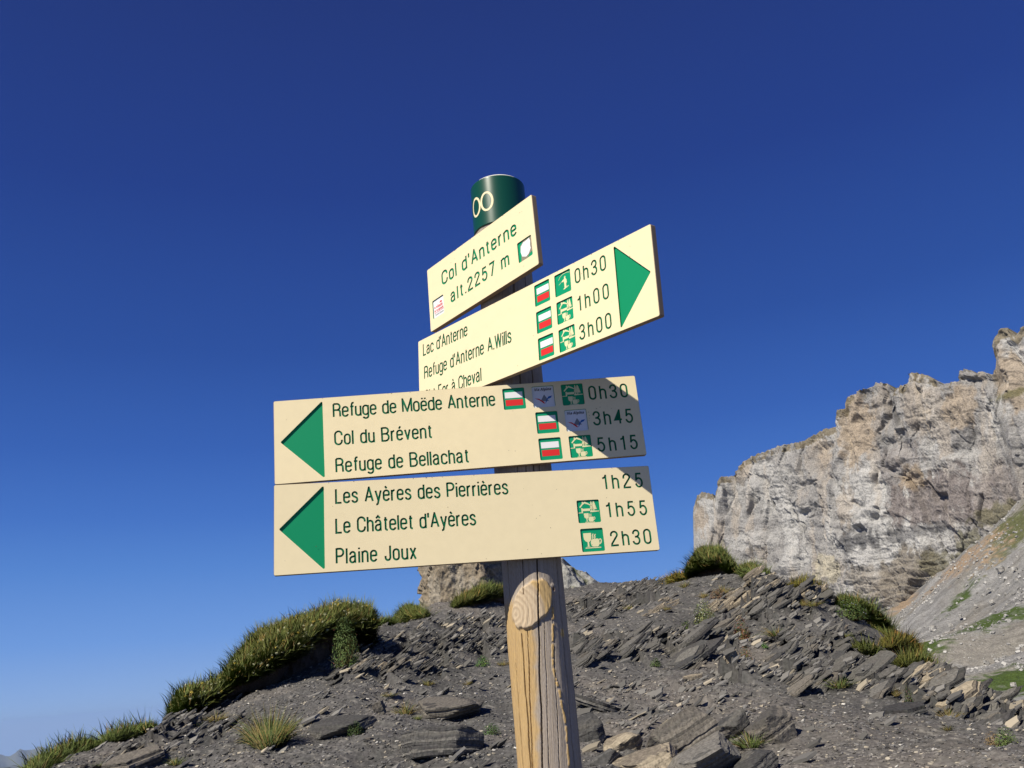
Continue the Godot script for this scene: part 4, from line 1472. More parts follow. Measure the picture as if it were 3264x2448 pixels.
# a block broken along flat faces, its sides stepped where the beds end; a, b half length and half width, t thickness
func broken_block(sd: int, a: float, b: float, t: float, beds: int, tones: Array) -> ArrayMesh:
	var g := RandomNumberGenerator.new()
	g.seed = sd
	var planes := []
	var ns := g.randi_range(5, 7)
	for k in ns:
		var az := TAU * (k + g.randf_range(-0.28, 0.28)) / ns
		planes.append([Vector3(cos(az), g.randf_range(-0.4, 0.3), sin(az)).normalized(), g.randf_range(0.72, 1.0)])
	planes.append([Vector3(g.randf_range(-0.16, 0.16), 1, g.randf_range(-0.2, 0.2)).normalized(), g.randf_range(0.8, 1.0)])
	planes.append([Vector3(g.randf_range(-0.15, 0.15), -1, g.randf_range(-0.15, 0.15)).normalized(), 0.9])
	for k in 4:
		var az := TAU * g.randf()
		planes.append([Vector3(cos(az) * 0.75, g.randf_range(0.3, 0.9) * (1.0 if k < 3 else -1.0), sin(az) * 0.75).normalized(), g.randf_range(0.85, 1.02)])
	var shift := PackedFloat32Array()
	var tone := []
	for k in beds + 4:
		shift.append(1.0 - 0.10 * g.randf() * g.randf())
		var c: Color = tones[g.randi() % tones.size()] * g.randf_range(0.8, 1.2)
		c.a = 1
		tone.append(c)
	var nu := 64
	var nv := maxi(24, beds * 3)
	var pts := []
	var ids := []
	for j in nv + 1:
		# rows closer together on the flanks, where the beds crop out
		var v := float(j) / nv * 2.0 - 1.0
		var lat := asin(clampf(v, -1, 1))
		for i in nu:
			var lon := TAU * i / nu
			var d := Vector3(cos(lat) * cos(lon), sin(lat) * 1.15, cos(lat) * sin(lon)).normalized()
			var r := 9.0
			for q in planes:
				var f: float = q[0].dot(d)
				if f > 0.05: r = minf(r, q[1] / f)
			var p := d * r
			var bed := clampi(int(floor((p.y + 1.0) * 0.5 * beds + 0.5 + 0.5 * n_mid.get_noise_2d(p.x * 0.6 + sd, p.z * 0.6))), 0, beds + 3)
			var sc := shift[bed] + 0.035 * n_mid.get_noise_3d(p.x * 1.2 + sd, p.y * 1.2, p.z * 1.2)
			p = Vector3(p.x * sc, p.y + 0.05 * n_mid.get_noise_3d(p.x + sd, p.y, p.z), p.z * sc)
			pts.append(Vector3(p.x * a, p.y * t * 0.5, p.z * b))
			ids.append(bed)
	var tr := Tris.new()
	for j in nv:
		for i in nu:
			var i2 := (i + 1) % nu
			var c: Color = tone[ids[j * nu + i]] * g.randf_range(0.93, 1.07)
			tr.quad(pts[j * nu + i], pts[j * nu + i2], pts[(j + 1) * nu + i2], pts[(j + 1) * nu + i], c)
	return tris_mesh(tr)

func bed_basis(tilt := 0.0, yaw := 0.0, nod := 0.0) -> Basis:
	var e1 := (Vector3.RIGHT - BED.normalized() * BED.normalized().x).normalized()
	var b := Basis(e1, BED.normalized(), e1.cross(BED.normalized()))
	return Basis.from_euler(Vector3(nod, yaw, tilt)) * b

func build_rocks() -> void:
	var dark := [Color(0.08, 0.079, 0.078), Color(0.12, 0.117, 0.112), Color(0.175, 0.168, 0.155), Color(0.10, 0.098, 0.095)]
	var brown := [Color(0.15, 0.139, 0.123), Color(0.19, 0.173, 0.15), Color(0.11, 0.104, 0.096), Color(0.225, 0.204, 0.175)]
	var beige := [Color(0.42, 0.36, 0.27), Color(0.34, 0.29, 0.22), Color(0.26, 0.225, 0.18)]
	# single boulders: middle pixel of the foot, width px, height px, tilt, yaw, nod, tones, beds, name, label
	var list := [
		[1405, 2400, 290, 125, -3, 10, -8, dark, 13, "slate_boulder", "dark laminated slate boulder with an undercut shadow beside the wooden post", 0.25],
		[1432, 2272, 215, 62, 2, -8, 12, brown, 9, "slate_slab", "brownish flat slate slab lying above the undercut dark boulder", 0.1],
		[1090, 2325, 225, 62, 6, 0, 10, dark, 9, "slate_slab", "grey flat slate slab bedded in gravel below the turf hollow", 0.2],
		[1208, 2275, 44, 50, 20, 20, 0, brown, 4, "small_stone", "small upright grey stone beside a dry grass tuft", 0.0],
		[2180, 2405, 290, 190, 30, -14, -4, brown, 16, "slate_boulder", "largest tilted slate boulder with a brown split face", 0.3],
		[1880, 2356, 115, 130, 16, 15, 0, dark, 9, "slate_boulder", "dark broken slate block half hidden by the wooden post", 0.1],
		[1915, 2272, 160, 30, -22, 0, 0, dark, 4, "slate_slab", "thin dark slate slab sloping down from the wooden post", 0.0],
		[1985, 2390, 125, 95, 24, 10, 4, beige, 6, "slate_block", "tan angular slate block between the post and the largest tilted boulder", 0.1],
		[2075, 2462, 205, 80, 20, 0, 12, beige, 7, "slate_slab", "cream edged slate slab below the largest tilted boulder", 0.15],
		[2235, 2470, 240, 100, 18, -6, 14, [Color(0.20, 0.19, 0.175), Color(0.16, 0.155, 0.145), Color(0.24, 0.225, 0.20)], 10, "slate_slab", "broad grey slate slab leaning beside the cream edged slab", 0.2],
		[2400, 2470, 190, 70, 24, 0, 8, dark, 9, "slate_slab", "dark splintered slate slab beyond the broad grey slab", 0.2],
		[2465, 2358, 175, 130, 28, 6, 0, brown, 10, "slate_boulder", "tilted slate block throwing a black shadow on the gravel path", 0.25],
		[2350, 2340, 110, 105, 34, 0, 0, dark, 9, "slate_boulder", "small dark slate block between the two tilted boulders", 0.2],
		[1930, 2455, 115, 60, 26, 0, 8, dark, 7, "slate_slab", "dark slate slab with a pale tip beside the post", 0.2],
		[430, 2440, 230, 50, 10, 0, 12, brown, 8, "slate_slab", "long flat slate slab below the grassy bank with yellow flowers", 0.2],
		[783, 2368, 100, 22, 28, 0, 0, dark, 3, "slate_slab", "thin dark slate blade leaning on the gravel under the hanging bush", 0.0],
		[2213, 2170, 62, 24, 4, 0, 6, beige, 3, "limestone_slab", "cream limestone slab lying on the gravel below the slate face", 0.1],
		[2340, 2140, 58, 24, 26, 0, 6, beige, 3, "limestone_slab", "cream limestone wedge tilted beside red leaved plants", 0.1],
		[1247, 2112, 22, 20, 0, 30, 0, [Color(0.6, 0.57, 0.5)], 2, "white_stone", "small white angular stone on dark slate", 0.0],
		[2880, 2280, 150, 30, 6, 0, 8, dark, 6, "slate_slab", "long low slate ledge stone above the gravel path bend", 0.1],
		[2850, 2275, 28, 20, 0, 0, 8, [Color(0.3, 0.3, 0.29)], 3, "grey_stone", "pale grey stone below the low slate ledge", 0.0],
		[3160, 2290, 40, 18, 0, 0, 8, [Color(0.33, 0.33, 0.32)], 3, "grey_stone", "pale grey stone on the slate beside the leafy bush", 0.0],
	]
	var sd := 160
	for s in list:
		sd += 1
		var p := land(s[0], minf(s[1], 2440.0))
		if s[1] > 2440.0: p = land(s[0], s[1])
		var ps := px_size(p)
		var w: float = s[2] * ps
		var h: float = s[3] * ps
		var mesh: ArrayMesh
		if s[3] > 55: mesh = broken_block(sd, w * 0.52, w * 0.42, h * 0.85, s[8], s[7])
		else: mesh = layered_rock(sd, w * 0.52, w * 0.40, h * 0.82, s[8], 30 if s[2] > 90 else 16, 0.3, s[7], s[11])
		var o := part(s[9], mesh, M.rock, self)
		var base := Basis.from_euler(Vector3(deg_to_rad(s[6]), deg_to_rad(s[5]), deg_to_rad(s[4])))
		o.transform = Transform3D(base, p + Vector3(0, h * (0.2 if s[3] > 55 else 0.3), 0))
		tag(o, s[10], "rock")
	# outcrops: line of pixels, how many slabs, half length and thickness in metres, spread px, label
	var kinds := []
	for k in 16: kinds.append(layered_rock(300 + k, 0.5, 0.34, 0.10 + 0.02 * (k % 5), 3 + k % 4, 14, 0.75, dark if k % 4 < 3 else brown, 0.2))
	var creams := []
	for k in 3: creams.append(layered_rock(340 + k, 0.5, 0.34, 0.22, 3, 14, 0.5, beige, 0.1))
	var outs := [
		[1830, 1985, 2130, 1868, 34, 0.34, 0.75, 26, 0.0, "slate ledge climbing from the wooden post towards the ridge"],
		[1830, 2105, 2170, 2050, 40, 0.32, 0.72, 32, 0.0, "slate ledge with a dark overhang behind the gravel path"],
		[2190, 2110, 2350, 1960, 34, 0.45, 0.95, 36, 0.0, "tall slate face split into parallel tilted plates"],
		[2300, 1960, 2620, 1880, 60, 0.26, 0.62, 44, 0.10, "jumbled slate crest with loose tilted plates"],
		[2250, 1955, 2430, 1850, 20, 0.24, 0.50, 10, 0.85, "slate rib capped by a cream coloured bed"],
		[2060, 1960, 2160, 1905, 14, 0.2, 0.45, 12, 0.5, "short slate rib topped by cream stones below the ridge"],
		[2440, 2090, 2720, 2040, 36, 0.26, 0.62, 34, 0.04, "low slate ledge under the crest bushes"],
		[2520, 2190, 2760, 2120, 34, 0.26, 0.60, 30, 0.0, "broken slate steps beside a yellow green tussock"],
		[2760, 2200, 3000, 2175, 36, 0.24, 0.60, 28, 0.08, "pale streaked slate shelf above the gravel bend"],
		[2980, 2235, 3270, 2300, 40, 0.26, 0.62, 30, 0.05, "splintered slate shelf running out to the valley edge"],
		[1250, 2100, 1590, 2040, 34, 0.22, 0.55, 26, 0.0, "low dark slate ripples behind the post"],
		[1080, 2165, 1420, 2120, 30, 0.2, 0.48, 22, 0.05, "thin slate ribs below the overhanging turf"],
		[560, 2340, 760, 2300, 18, 0.18, 0.42, 18, 0.0, "slate splinters under the hanging grass"],
		[1760, 1935, 2060, 1880, 14, 0.2, 0.4, 14, 0.0, "small slate teeth along the gravel ridge"],
	]
	for a in outs:
		var p0 := land((a[0] + a[2]) / 2.0, (a[1] + a[3]) / 2.0)
		var root := thing("slate_outcrop", p0, a[9], "outcrop")
		for k in int(a[4] * 3.0):
			var f: float = (k + rng.randf()) / (a[4] * 3.0)
			var px := lerpf(a[0], a[2], f) + rng.randf_range(-20, 20)
			var py: float = lerpf(a[1], a[3], f) + rng.randf_range(-1.0, 1.0) * a[7]
			var p := land(px, py)
			var cream: bool = rng.randf() < a[8]
			var o := part("slab", creams[rng.randi() % 3] if cream else kinds[rng.randi() % 16], M.rock, root)
			var size: float = lerpf(a[5] * 0.5, a[6] * 0.85, pow(rng.randf(), 2.2)) * rng.randf_range(0.7, 1.15)
			var b := bed_basis(rng.randf_range(-0.10, 0.09), rng.randf_range(-0.28, 0.28), rng.randf_range(-0.12, 0.10))
			b = b * Basis.from_scale(Vector3(size * rng.randf_range(0.9, 1.3), size * rng.randf_range(0.5, 1.2), size * rng.randf_range(0.7, 1.1)))
			o.transform = Transform3D(b, p - p0 + Vector3(0, size * rng.randf_range(-0.08, 0.10), 0))
	# loose stones one can pick out on the gravel
	var loose := []
	for k in 8: loose.append(layered_rock(500 + k, 0.5, rng.randf_range(0.3, 0.42), rng.randf_range(0.14, 0.3), 3, 10, 0.5, dark if k < 5 else brown, 0.1))
	var pales := []
	for k in 4: pales.append(layered_rock(520 + k, 0.5, 0.38, rng.randf_range(0.2, 0.4), 2, 9, 0.4, [Color(0.52, 0.47, 0.38), Color(0.45, 0.42, 0.36)], 0.1))
	var made := 0
	while made < 210:
		var px := rng.randf_range(150, 3250)
		var top := 1e9
		for k in CREST.size() - 1:
			if px >= CREST[k][0] and px < CREST[k + 1][0]: top = lerpf(CREST[k][1], CREST[k + 1][1], (px - CREST[k][0]) / (CREST[k + 1][0] - CREST[k][0]))
		var py := rng.randf_range(top + 25, 2440)
		if py < top + 20 or (px > 1600 and px < 1880 and py > 1780): continue
		var p := land(px, py)
		var pale := made % 3 == 0
		var ps := px_size(p)
		var big := ps * (rng.randf_range(11, 22) if pale else rng.randf_range(13, 40))
		var which := rng.randi() % 8
		var o := part("limestone_pebble" if pale else "slate_stone", pales[which % 4] if pale else loose[which], M.rock, self)
		o.transform = Transform3D(Basis.from_euler(Vector3(rng.randf_range(-0.1, 0.45), rng.randf() * TAU, rng.randf_range(-0.2, 0.3))).scaled(Vector3.ONE * big), p + Vector3(0, big * 0.05, 0))
		if pale: tag(o, "small pale limestone piece lying loose on the gravel slope", "stone", "pale stones on the slope")
		elif which > 4: tag(o, "flat brownish slate piece lying loose on the slope", "stone", "loose brownish slate pieces")
		elif big / ps > 26.0: tag(o, "palm sized dark grey slate plate lying loose on the slope", "stone", "loose dark slate plates")
		else: tag(o, "small dark grey slate flake lying loose on the slope", "stone", "loose dark slate flakes")
		made += 1

# ------------------------------------------------------------------ grass and plants

func blade(tr: Tris, base: Vector3, dir: Vector3, len: float, wid: float, droop: float, c0: Color, c1: Color) -> void:
	var side := dir.cross(Vector3.UP)
	if side.length() < 0.01: side = Vector3.RIGHT
	side = side.normalized().rotated(dir.normalized(), rng.randf_range(-0.8, 0.8))
	var last_l := base - side * wid * 0.5
	var last_r := base + side * wid * 0.5
	var p := base
	var d := dir.normalized()
	for k in 3:
		d = (d + Vector3(0, -droop * (0.4 + k * 0.6), 0)).normalized()
		p += d * len / 3.0
		var w: float = wid * [0.85, 0.5, 0.0][k]
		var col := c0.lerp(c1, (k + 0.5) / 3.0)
		if k < 2:
			tr.soft(last_l, last_r, p + side * w * 0.5, col)
			tr.soft(last_l, p + side * w * 0.5, p - side * w * 0.5, col)
			last_l = p - side * w * 0.5
			last_r = p + side * w * 0.5
		else:
			tr.soft(last_l, last_r, p, col)

# a tuft of unit height and about unit width
func tuft_mesh(n: int, dry: float, spread: float, fine := 1.0) -> ArrayMesh:
	var tr := Tris.new()
	for k in n:
		var a := rng.randf() * TAU
		var rr := sqrt(rng.randf())
		var base := Vector3(cos(a) * rr * 0.30, -0.04, sin(a) * rr * 0.30)
		var dir := Vector3(cos(a) * rr * spread + rng.randf_range(-0.25, 0.25), 1.0, sin(a) * rr * spread + rng.randf_range(-0.25, 0.25))
		var is_dry := rng.randf() < dry
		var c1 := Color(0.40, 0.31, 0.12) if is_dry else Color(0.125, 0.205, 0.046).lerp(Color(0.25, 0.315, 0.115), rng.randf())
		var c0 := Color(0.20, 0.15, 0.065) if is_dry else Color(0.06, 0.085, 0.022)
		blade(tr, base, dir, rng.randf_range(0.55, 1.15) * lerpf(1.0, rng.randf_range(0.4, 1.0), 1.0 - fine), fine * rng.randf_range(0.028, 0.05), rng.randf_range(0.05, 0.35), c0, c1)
	return tris_mesh(tr)

# a cushion of small leaves, unit height, about unit width
func leafy_mesh(n0: int, tones: Array, flowers: int, flower: Color) -> ArrayMesh:
	var n := int(n0 * 2.2)
	var tr := Tris.new()
	for k in n + flowers:
		var v := Vector3(rng.randf_range(-1, 1), rng.randf_range(0, 1), rng.randf_range(-1, 1))
		while Vector3(v.x, v.y, v.z).length() > 1.0: v = Vector3(rng.randf_range(-1, 1), rng.randf_range(0, 1), rng.randf_range(-1, 1))
		var f := v.length()
		if k >= n: v = v.normalized() * rng.randf_range(0.95, 1.08)
		var p := Vector3(v.x * 0.55, v.y * 0.95, v.z * 0.5)
		var nrm := (v + Vector3(0, 0.5, 0) + Vector3(rng.randf_range(-1, 1), rng.randf_range(-1, 1), rng.randf_range(-1, 1)) * 0.6).normalized()
		var u := nrm.cross(Vector3(rng.randf_range(-1, 1), rng.randf_range(-1, 1), rng.randf_range(-1, 1))).normalized()
		var w := nrm.cross(u)
		var c: Color = tones[rng.randi() % tones.size()]
		var l := rng.randf_range(0.7, 1.3) * 1.5 / sqrt(n)
		if k >= n:
			c = flower
			l = 0.5 / sqrt(n)
			tr.quad(p - u * l, p - w * l, p + u * l, p + w * l, c)
			continue
		var tip := p + u * l + nrm * l * 0.2
		tr.tri(p - u * l, p - w * l * 0.36, tip, c)
		tr.tri(p - u * l, tip, p + w * l * 0.36, c * 1.1)
		if k % 5 == 0:
			blade(tr, Vector3(p.x * 0.3, -0.03, p.z * 0.3), p, p.length(), 0.016, 0.0, Color(0.10, 0.07, 0.035), Color(0.12, 0.12, 0.04))
	return tris_mesh(tr)

func multi(called: String, mesh: Mesh, m: Material, xf: Array, tints: Array, parent: Node) -> MultiMeshInstance3D:
	var mm := MultiMesh.new()
	mm.transform_format = MultiMesh.TRANSFORM_3D
	mm.use_colors = true
	mm.mesh = mesh
	mm.instance_count = xf.size()
	for k in xf.size():
		mm.set_instance_transform(k, xf[k])
		mm.set_instance_color(k, tints[k])
	var o := MultiMeshInstance3D.new()
	o.name = called
	o.multimesh = mm
	o.material_override = m
	o.set_meta("kind", "stuff")
	parent.add_child(o, true)
	return o

# a thick roll of turf along a line on the ground, overhanging towards the camera's side
func turf(path: Array, label: String, clumps: Array, dry: float, density: float, lean: float, bank := false) -> void:
	var pts := []
	for a in path:
		var p := land(a[0], a[1])
		var c := p + Vector3(0, a[3], 0)
		if a[3] < -5.0:      # hangs clear of the ground at that level distance
			c = at(a[0], a[1], -a[3])
			p = c
		pts.append([c, a[2] * px_size(p), a[2] * px_size(p) * a[4]])
	var mid: Vector3 = pts[pts.size() / 2][0]
	var root := thing("turf_bank", mid, label, "turf")
	var nu := 33
	var nv := (pts.size() - 1) * 14 + 1
	var pos := PackedVector3Array()
	var col := PackedColorArray()
	pos.resize(nu * nv)
	col.resize(nu * nv)
	var xf := []
	var tints := []
	var wx := []
	var wt := []
	for j in nv:
		var t := float(j) / (nv - 1) * (pts.size() - 1.001)
		var k := int(t)
		var f := t - k
		var c: Vector3 = pts[k][0].lerp(pts[k + 1][0], f)
		var rx := lerpf(pts[k][1], pts[k + 1][1], f)
		var ry := lerpf(pts[k][2], pts[k + 1][2], f)
		var edge := minf(1.0, minf(float(j), nv - 1.0 - j) / 6.0)
		var round_end := sqrt(maxf(1.0 - (1.0 - edge) * (1.0 - edge), 0.02))
		rx *= round_end
		ry *= round_end
		var tan: Vector3 = (pts[k + 1][0] - pts[k][0]).normalized()
		var side := tan.cross(Vector3.UP).normalized()
		if side.dot(EYE - c) < 0: side = -side
		for i in nu:
			var a := float(i) / (nu - 1) * TAU
			var n := side * cos(a) + Vector3.UP * sin(a)
			var nz := 1.0 + 0.62 * n_mid.get_noise_3d(c.x * 0.8 + n.x * 0.5, c.y + n.y * 0.5, c.z + n.z * 0.5) + 0.25 * n_fine.get_noise_3d((c.x + n.x * 0.4) * 0.6, (c.y + n.y * 0.4) * 0.6, (c.z + n.z * 0.4) * 0.6)
			if lean > 0.4: nz *= lerpf(1.0, 0.35, ss(0.05, -0.45, sin(a)) * ss(-0.3, 0.35, cos(a)))
			var p := c + (side * cos(a) * rx + Vector3.UP * sin(a) * ry) * nz
			if sin(a) > 0: p += side * rx * lean * cos(a) * 0.3
			pos[j * nu + i] = p - mid
			var q := mix(Color(0.12, 0.08, 0.055), Color(0.19, 0.135, 0.095), 0.5 + n_fine.get_noise_3d(p.x, p.y, p.z))
			q.a = 1
			col[j * nu + i] = q
			if i == nu - 1: continue
			var grassy := sin(a) > -0.22 + 0.3 * n_mid.get_noise_3d(p.x * 0.7, p.y * 0.7, p.z * 0.7)
			if grassy:
				var wanted := 2.6 * rx * density * (1.0 + 0.9 * n_mid.get_noise_3d(p.x * 1.4, p.y * 1.4, p.z * 1.4)) * (1.0 + 0.8 * maxf(cos(a), 0.0))
				var cnt := int(wanted) + (1 if rng.randf() < wanted - int(wanted) else 0)
				for q2 in cnt:
					var pp := p - mid + side * rng.randf_range(-0.05, 0.05) + tan * rng.randf_range(-0.06, 0.06)
					var y := (n * 0.75 + Vector3(rng.randf_range(-0.25, 0.25), 0.55, rng.randf_range(-0.25, 0.25))).normalized()
					if cos(a) > 0.5 and sin(a) < 0.25: y = (y + Vector3(0, -0.5, 0)).normalized()
					var xax := y.cross(Vector3(rng.randf_range(-1, 1), 0.1, rng.randf_range(-1, 1))).normalized()
					var sc := 0.04 + 0.07 * pow(rng.randf(), 1.5)
					var wisp := rng.randf() < 0.09
					if wisp:
						sc = 0.08 + 0.20 * pow(rng.randf(), 2.0)
						y = (y + Vector3(0, 0.6, 0)).normalized()
						xax = y.cross(Vector3(rng.randf_range(-1, 1), 0.1, rng.randf_range(-1, 1))).normalized()
					(wx if wisp else xf).append(Transform3D(Basis(xax, y, xax.cross(y)).scaled(Vector3.ONE * sc), pp - n * 0.02))
					var dd := n_big.get_noise_3d(p.x * 4.0, p.y * 4.0, p.z * 4.0)
					var tint := Color(1, 1, 1).lerp(Color(1.9, 1.2, 0.85), clampf(dry + 0.5 * dd + rng.randf_range(-0.15, 0.2), 0, 1)) * rng.randf_range(0.6, 1.35)
					tint.a = 1
					(wt if wisp else tints).append(tint)
	part("soil", grid_mesh(nu, nv, pos, col, false, true), M.soil, root)
	multi("grass", clumps[0], M.grass, xf, tints, root)
	multi("grass", clumps[1], M.grass, wx, wt, root)
	if not bank: return
	var fx := []
	var ft := []
	for k in range(0, xf.size(), 90):
		var q: Transform3D = xf[k]
		fx.append(Transform3D(Basis.from_euler(Vector3(rng.randf_range(-0.5, 0.5), rng.randf() * TAU, 0)).scaled(Vector3.ONE * rng.randf_range(0.018, 0.034)), q.origin + q.basis.y * rng.randf_range(0.8, 1.3)))
		ft.append(Color(0.62, 0.62, 0.40) if rng.randf() < 0.7 else Color(0.66, 0.52, 0.10))
	multi("flowers", leafy_mesh(14, [Color.WHITE], 0, Color.WHITE), M.leaf, fx, ft, root)
	# the soil the turf has slipped from, behind and below it
	var wall := PackedVector3Array()
	var wcol := PackedColorArray()
	for j in nv:
		var t := float(j) / (nv - 1) * (pts.size() - 1.001)
		var k := int(t)
		var c: Vector3 = pts[k][0].lerp(pts[k + 1][0], t - k)
		var rx := lerpf(pts[k][1], pts[k + 1][1], t - k)
		var away := Vector3(c.x - EYE.x, 0, c.z - EYE.z).normalized()
		for i in 12:
			var f := i / 11.0
			var p := c + away * (rx * (0.35 + 0.5 * sin(f * PI * 0.5))) 
			p.y = lerpf(ground(p.x, p.z) - 0.15, c.y + rx * 0.1, f)
			p += away * 0.14 * n_fine.get_noise_3d(p.x * 0.6, p.y * 0.6, p.z * 0.6)
			wall.append(p - mid)
			var q := mix(Color(0.13, 0.09, 0.065), Color(0.20, 0.15, 0.115), 0.5 + n_fine.get_noise_3d(p.x, p.y, p.z))
			q.a = 1
			wcol.append(q)
	part("bank", grid_mesh(12, nv, wall, wcol), M.soil, root)

func build_plants() -> void:
	var clump := tuft_mesh(12, 0.10, 0.9)
	var wisps := tuft_mesh(4, 0.14, 0.6)
	# [pixel x, y, radius px, lift m, height ratio]
	turf([[545, 2296, 26, -11.6, 1.1], [598, 2262, 60, -11.6, 1.0], [655, 2232, 34, -11.7, 1.1], [705, 2196, 24, -11.8, 1.1], [760, 2160, 54, -11.8, 0.95], [830, 2118, 88, -11.9, 0.95], [885, 2090, 92, -12.0, 0.95], [940, 2044, 62, -12.2, 0.82], [1000, 2016, 54, -12.4, 0.8], [1070, 1996, 54, -12.8, 1.0], [1140, 2006, 74, -13.0, 1.0], [1188, 2046, 46, -13.0, 1.7]],
		"long overhanging turf bank with a dark hollow beneath its grass", [clump, wisps], 0.10, 40.0, 0.5, true)
	turf([[110, 2475, 30, 0.0, 0.9], [180, 2430, 38, 0.02, 0.9], [250, 2405, 34, 0.02, 0.9], [300, 2400, 20, 0.0, 0.9]], "low grassy bank with yellow flowers on the outer slope", [clump, wisps], 0.0, 30.0, 0.3)
	turf([[355, 2388, 22, 0.02, 0.9], [410, 2365, 28, 0.03, 0.9], [480, 2348, 22, 0.02, 0.9]], "small grass bank below the tip of the long turf", [clump, wisps], 0.1, 34.0, 0.3)
	turf([[2205, 1842, 22, 0.06, 1.2], [2250, 1832, 42, 0.22, 1.1], [2305, 1826, 40, 0.20, 0.95], [2352, 1832, 22, 0.08, 0.9]], "thick round grass mound crowning the slate crest", [clump, wisps], 0.15, 30.0, 0.8)
	turf([[2112, 1842, 14, 0.02, 1.0], [2160, 1838, 16, 0.04, 1.0], [2205, 1838, 14, 0.04, 1.0]], "low brown turf strip beside the round grass mound", [clump, wisps], 0.9, 40.0, 0.3)
	turf([[2365, 1822, 20, 0.12, 1.0], [2410, 1836, 20, 0.10, 1.0], [2446, 1852, 14, 0.03, 1.0]], "green turf strip running down from the round mound", [clump, wisps], 0.0, 40.0, 0.3)
	turf([[2525, 1872, 12, 0.03, 0.8], [2580, 1876, 18, 0.05, 0.8], [2640, 1902, 14, 0.03, 0.8]], "dry russet turf hump on the far crest", [clump, wisps], 0.8, 30.0, 0.3)
	turf([[2680, 1940, 26, 0.06, 0.9], [2740, 1978, 36, 0.10, 0.9], [2800, 2020, 30, 0.06, 0.9], [2845, 2055, 18, 0.02, 0.9]], "bushy green turf spilling down the outer edge", [clump, wisps], 0.1, 30.0, 0.6)
	turf([[2830, 2066, 20, 0.06, 0.9], [2880, 2078, 28, 0.12, 0.8], [2925, 2104, 20, 0.06, 0.9]], "dry turf lip over a black hollow on the outer edge", [clump, wisps], 0.7, 30.0, 0.9)
	turf([[2740, 2085, 20, 0.04, 0.9], [2800, 2092, 22, 0.04, 0.9]], "thin grass ribbon below the bushy turf", [clump, wisps], 0.35, 34.0, 0.3)
	turf([[2880, 2132, 22, 0.04, 1.0], [2930, 2138, 26, 0.05, 1.0], [2985, 2155, 16, 0.02, 1.0]], "green grass fringe above the pale streaked shelf", [clump, wisps], 0.15, 36.0, 0.3)
	turf([[1195, 1985, 20, 0.04, 0.9], [1245, 1980, 16, 0.02, 0.9]], "short turf strip between the long bank and the ridge grass", [clump, wisps], 0.1, 36.0, 0.3)
	turf([[1262, 1985, 20, 0.04, 1.0], [1305, 1972, 30, 0.08, 1.0], [1355, 1972, 16, 0.02, 1.0]], "rounded grass hump on the ridge before the rock buttress", [clump, wisps], 0.1, 30.0, 0.3)
	turf([[1450, 1945, 14, 0.03, 0.9], [1500, 1935, 26, 0.08, 0.9], [1560, 1922, 28, 0.14, 0.9], [1620, 1912, 22, 0.10, 0.9]], "grass patch climbing the foot of the rock buttress", [clump, wisps], 0.1, 26.0, 0.3)
	# tufts that share a few shapes
	var green := [tuft_mesh(220, 0.15, 1.1, 0.7), tuft_mesh(190, 0.28, 1.3, 0.7)]
	var dry := [tuft_mesh(200, 0.75, 1.2, 0.7), tuft_mesh(180, 0.6, 1.4, 0.7)]
	var tufts := [[1292, 2272, 58, 66, 1], [1244, 2226, 40, 24, 1], [1362, 2174, 34, 34, 1], [2306, 1898, 46, 44, 1], [2186, 1880, 34, 32, 1], [2007, 1945, 30, 28, 1], [2477, 2032, 70, 48, 1], [2057, 2026, 30, 24, 1],
		[2678, 2198, 76, 58, 0], [2393, 2376, 96, 82, 0], [3022, 2284, 66, 52, 1], [3020, 2322, 32, 24, 1], [3050, 2180, 40, 32, 1], [2540, 2062, 30, 22, 1], [1606, 2134, 36, 30, 1], [560, 2448, 60, 40, 0], [372, 2420, 100, 40, 0], [1490, 2170, 26, 18, 1],
		[2246, 1905, 30, 26, 1], [2125, 1945, 26, 20, 1], [1945, 2070, 26, 22, 0], [2600, 1960, 40, 34, 1], [2560, 1930, 36, 26, 1], [2400, 2190, 24, 18, 1], [1330, 2300, 30, 24, 0], [690, 2290, 60, 44, 1], [640, 2310, 50, 36, 0], [2860, 2230, 30, 34, 1], [2200, 2050, 26, 24, 1], [2700, 2050, 34, 28, 0]]
	for a in tufts:
		var p := land(a[0], a[1])
		var ps := px_size(p)
		var o := part("grass_tuft", (dry if a[4] else green)[rng.randi() % 2], M.grass, self)
		o.transform = Transform3D(Basis(Vector3.UP, rng.randf() * TAU).scaled(Vector3(a[2] * ps * 0.95, a[3] * ps, a[2] * ps * 0.95)), p)
		if a[4]: tag(o, "yellowed grass tuft growing alone among the slate", "grass tuft", "dry tufts on the slope")
		else: tag(o, "green grass tuft growing alone among the stones", "grass tuft", "green tufts on the slope")
	# leafy plants
	var g := [Color(0.07, 0.11, 0.03), Color(0.10, 0.14, 0.04), Color(0.05, 0.085, 0.025)]
	var rd := [Color(0.16, 0.06, 0.035), Color(0.10, 0.10, 0.035), Color(0.20, 0.09, 0.05), Color(0.08, 0.11, 0.03)]
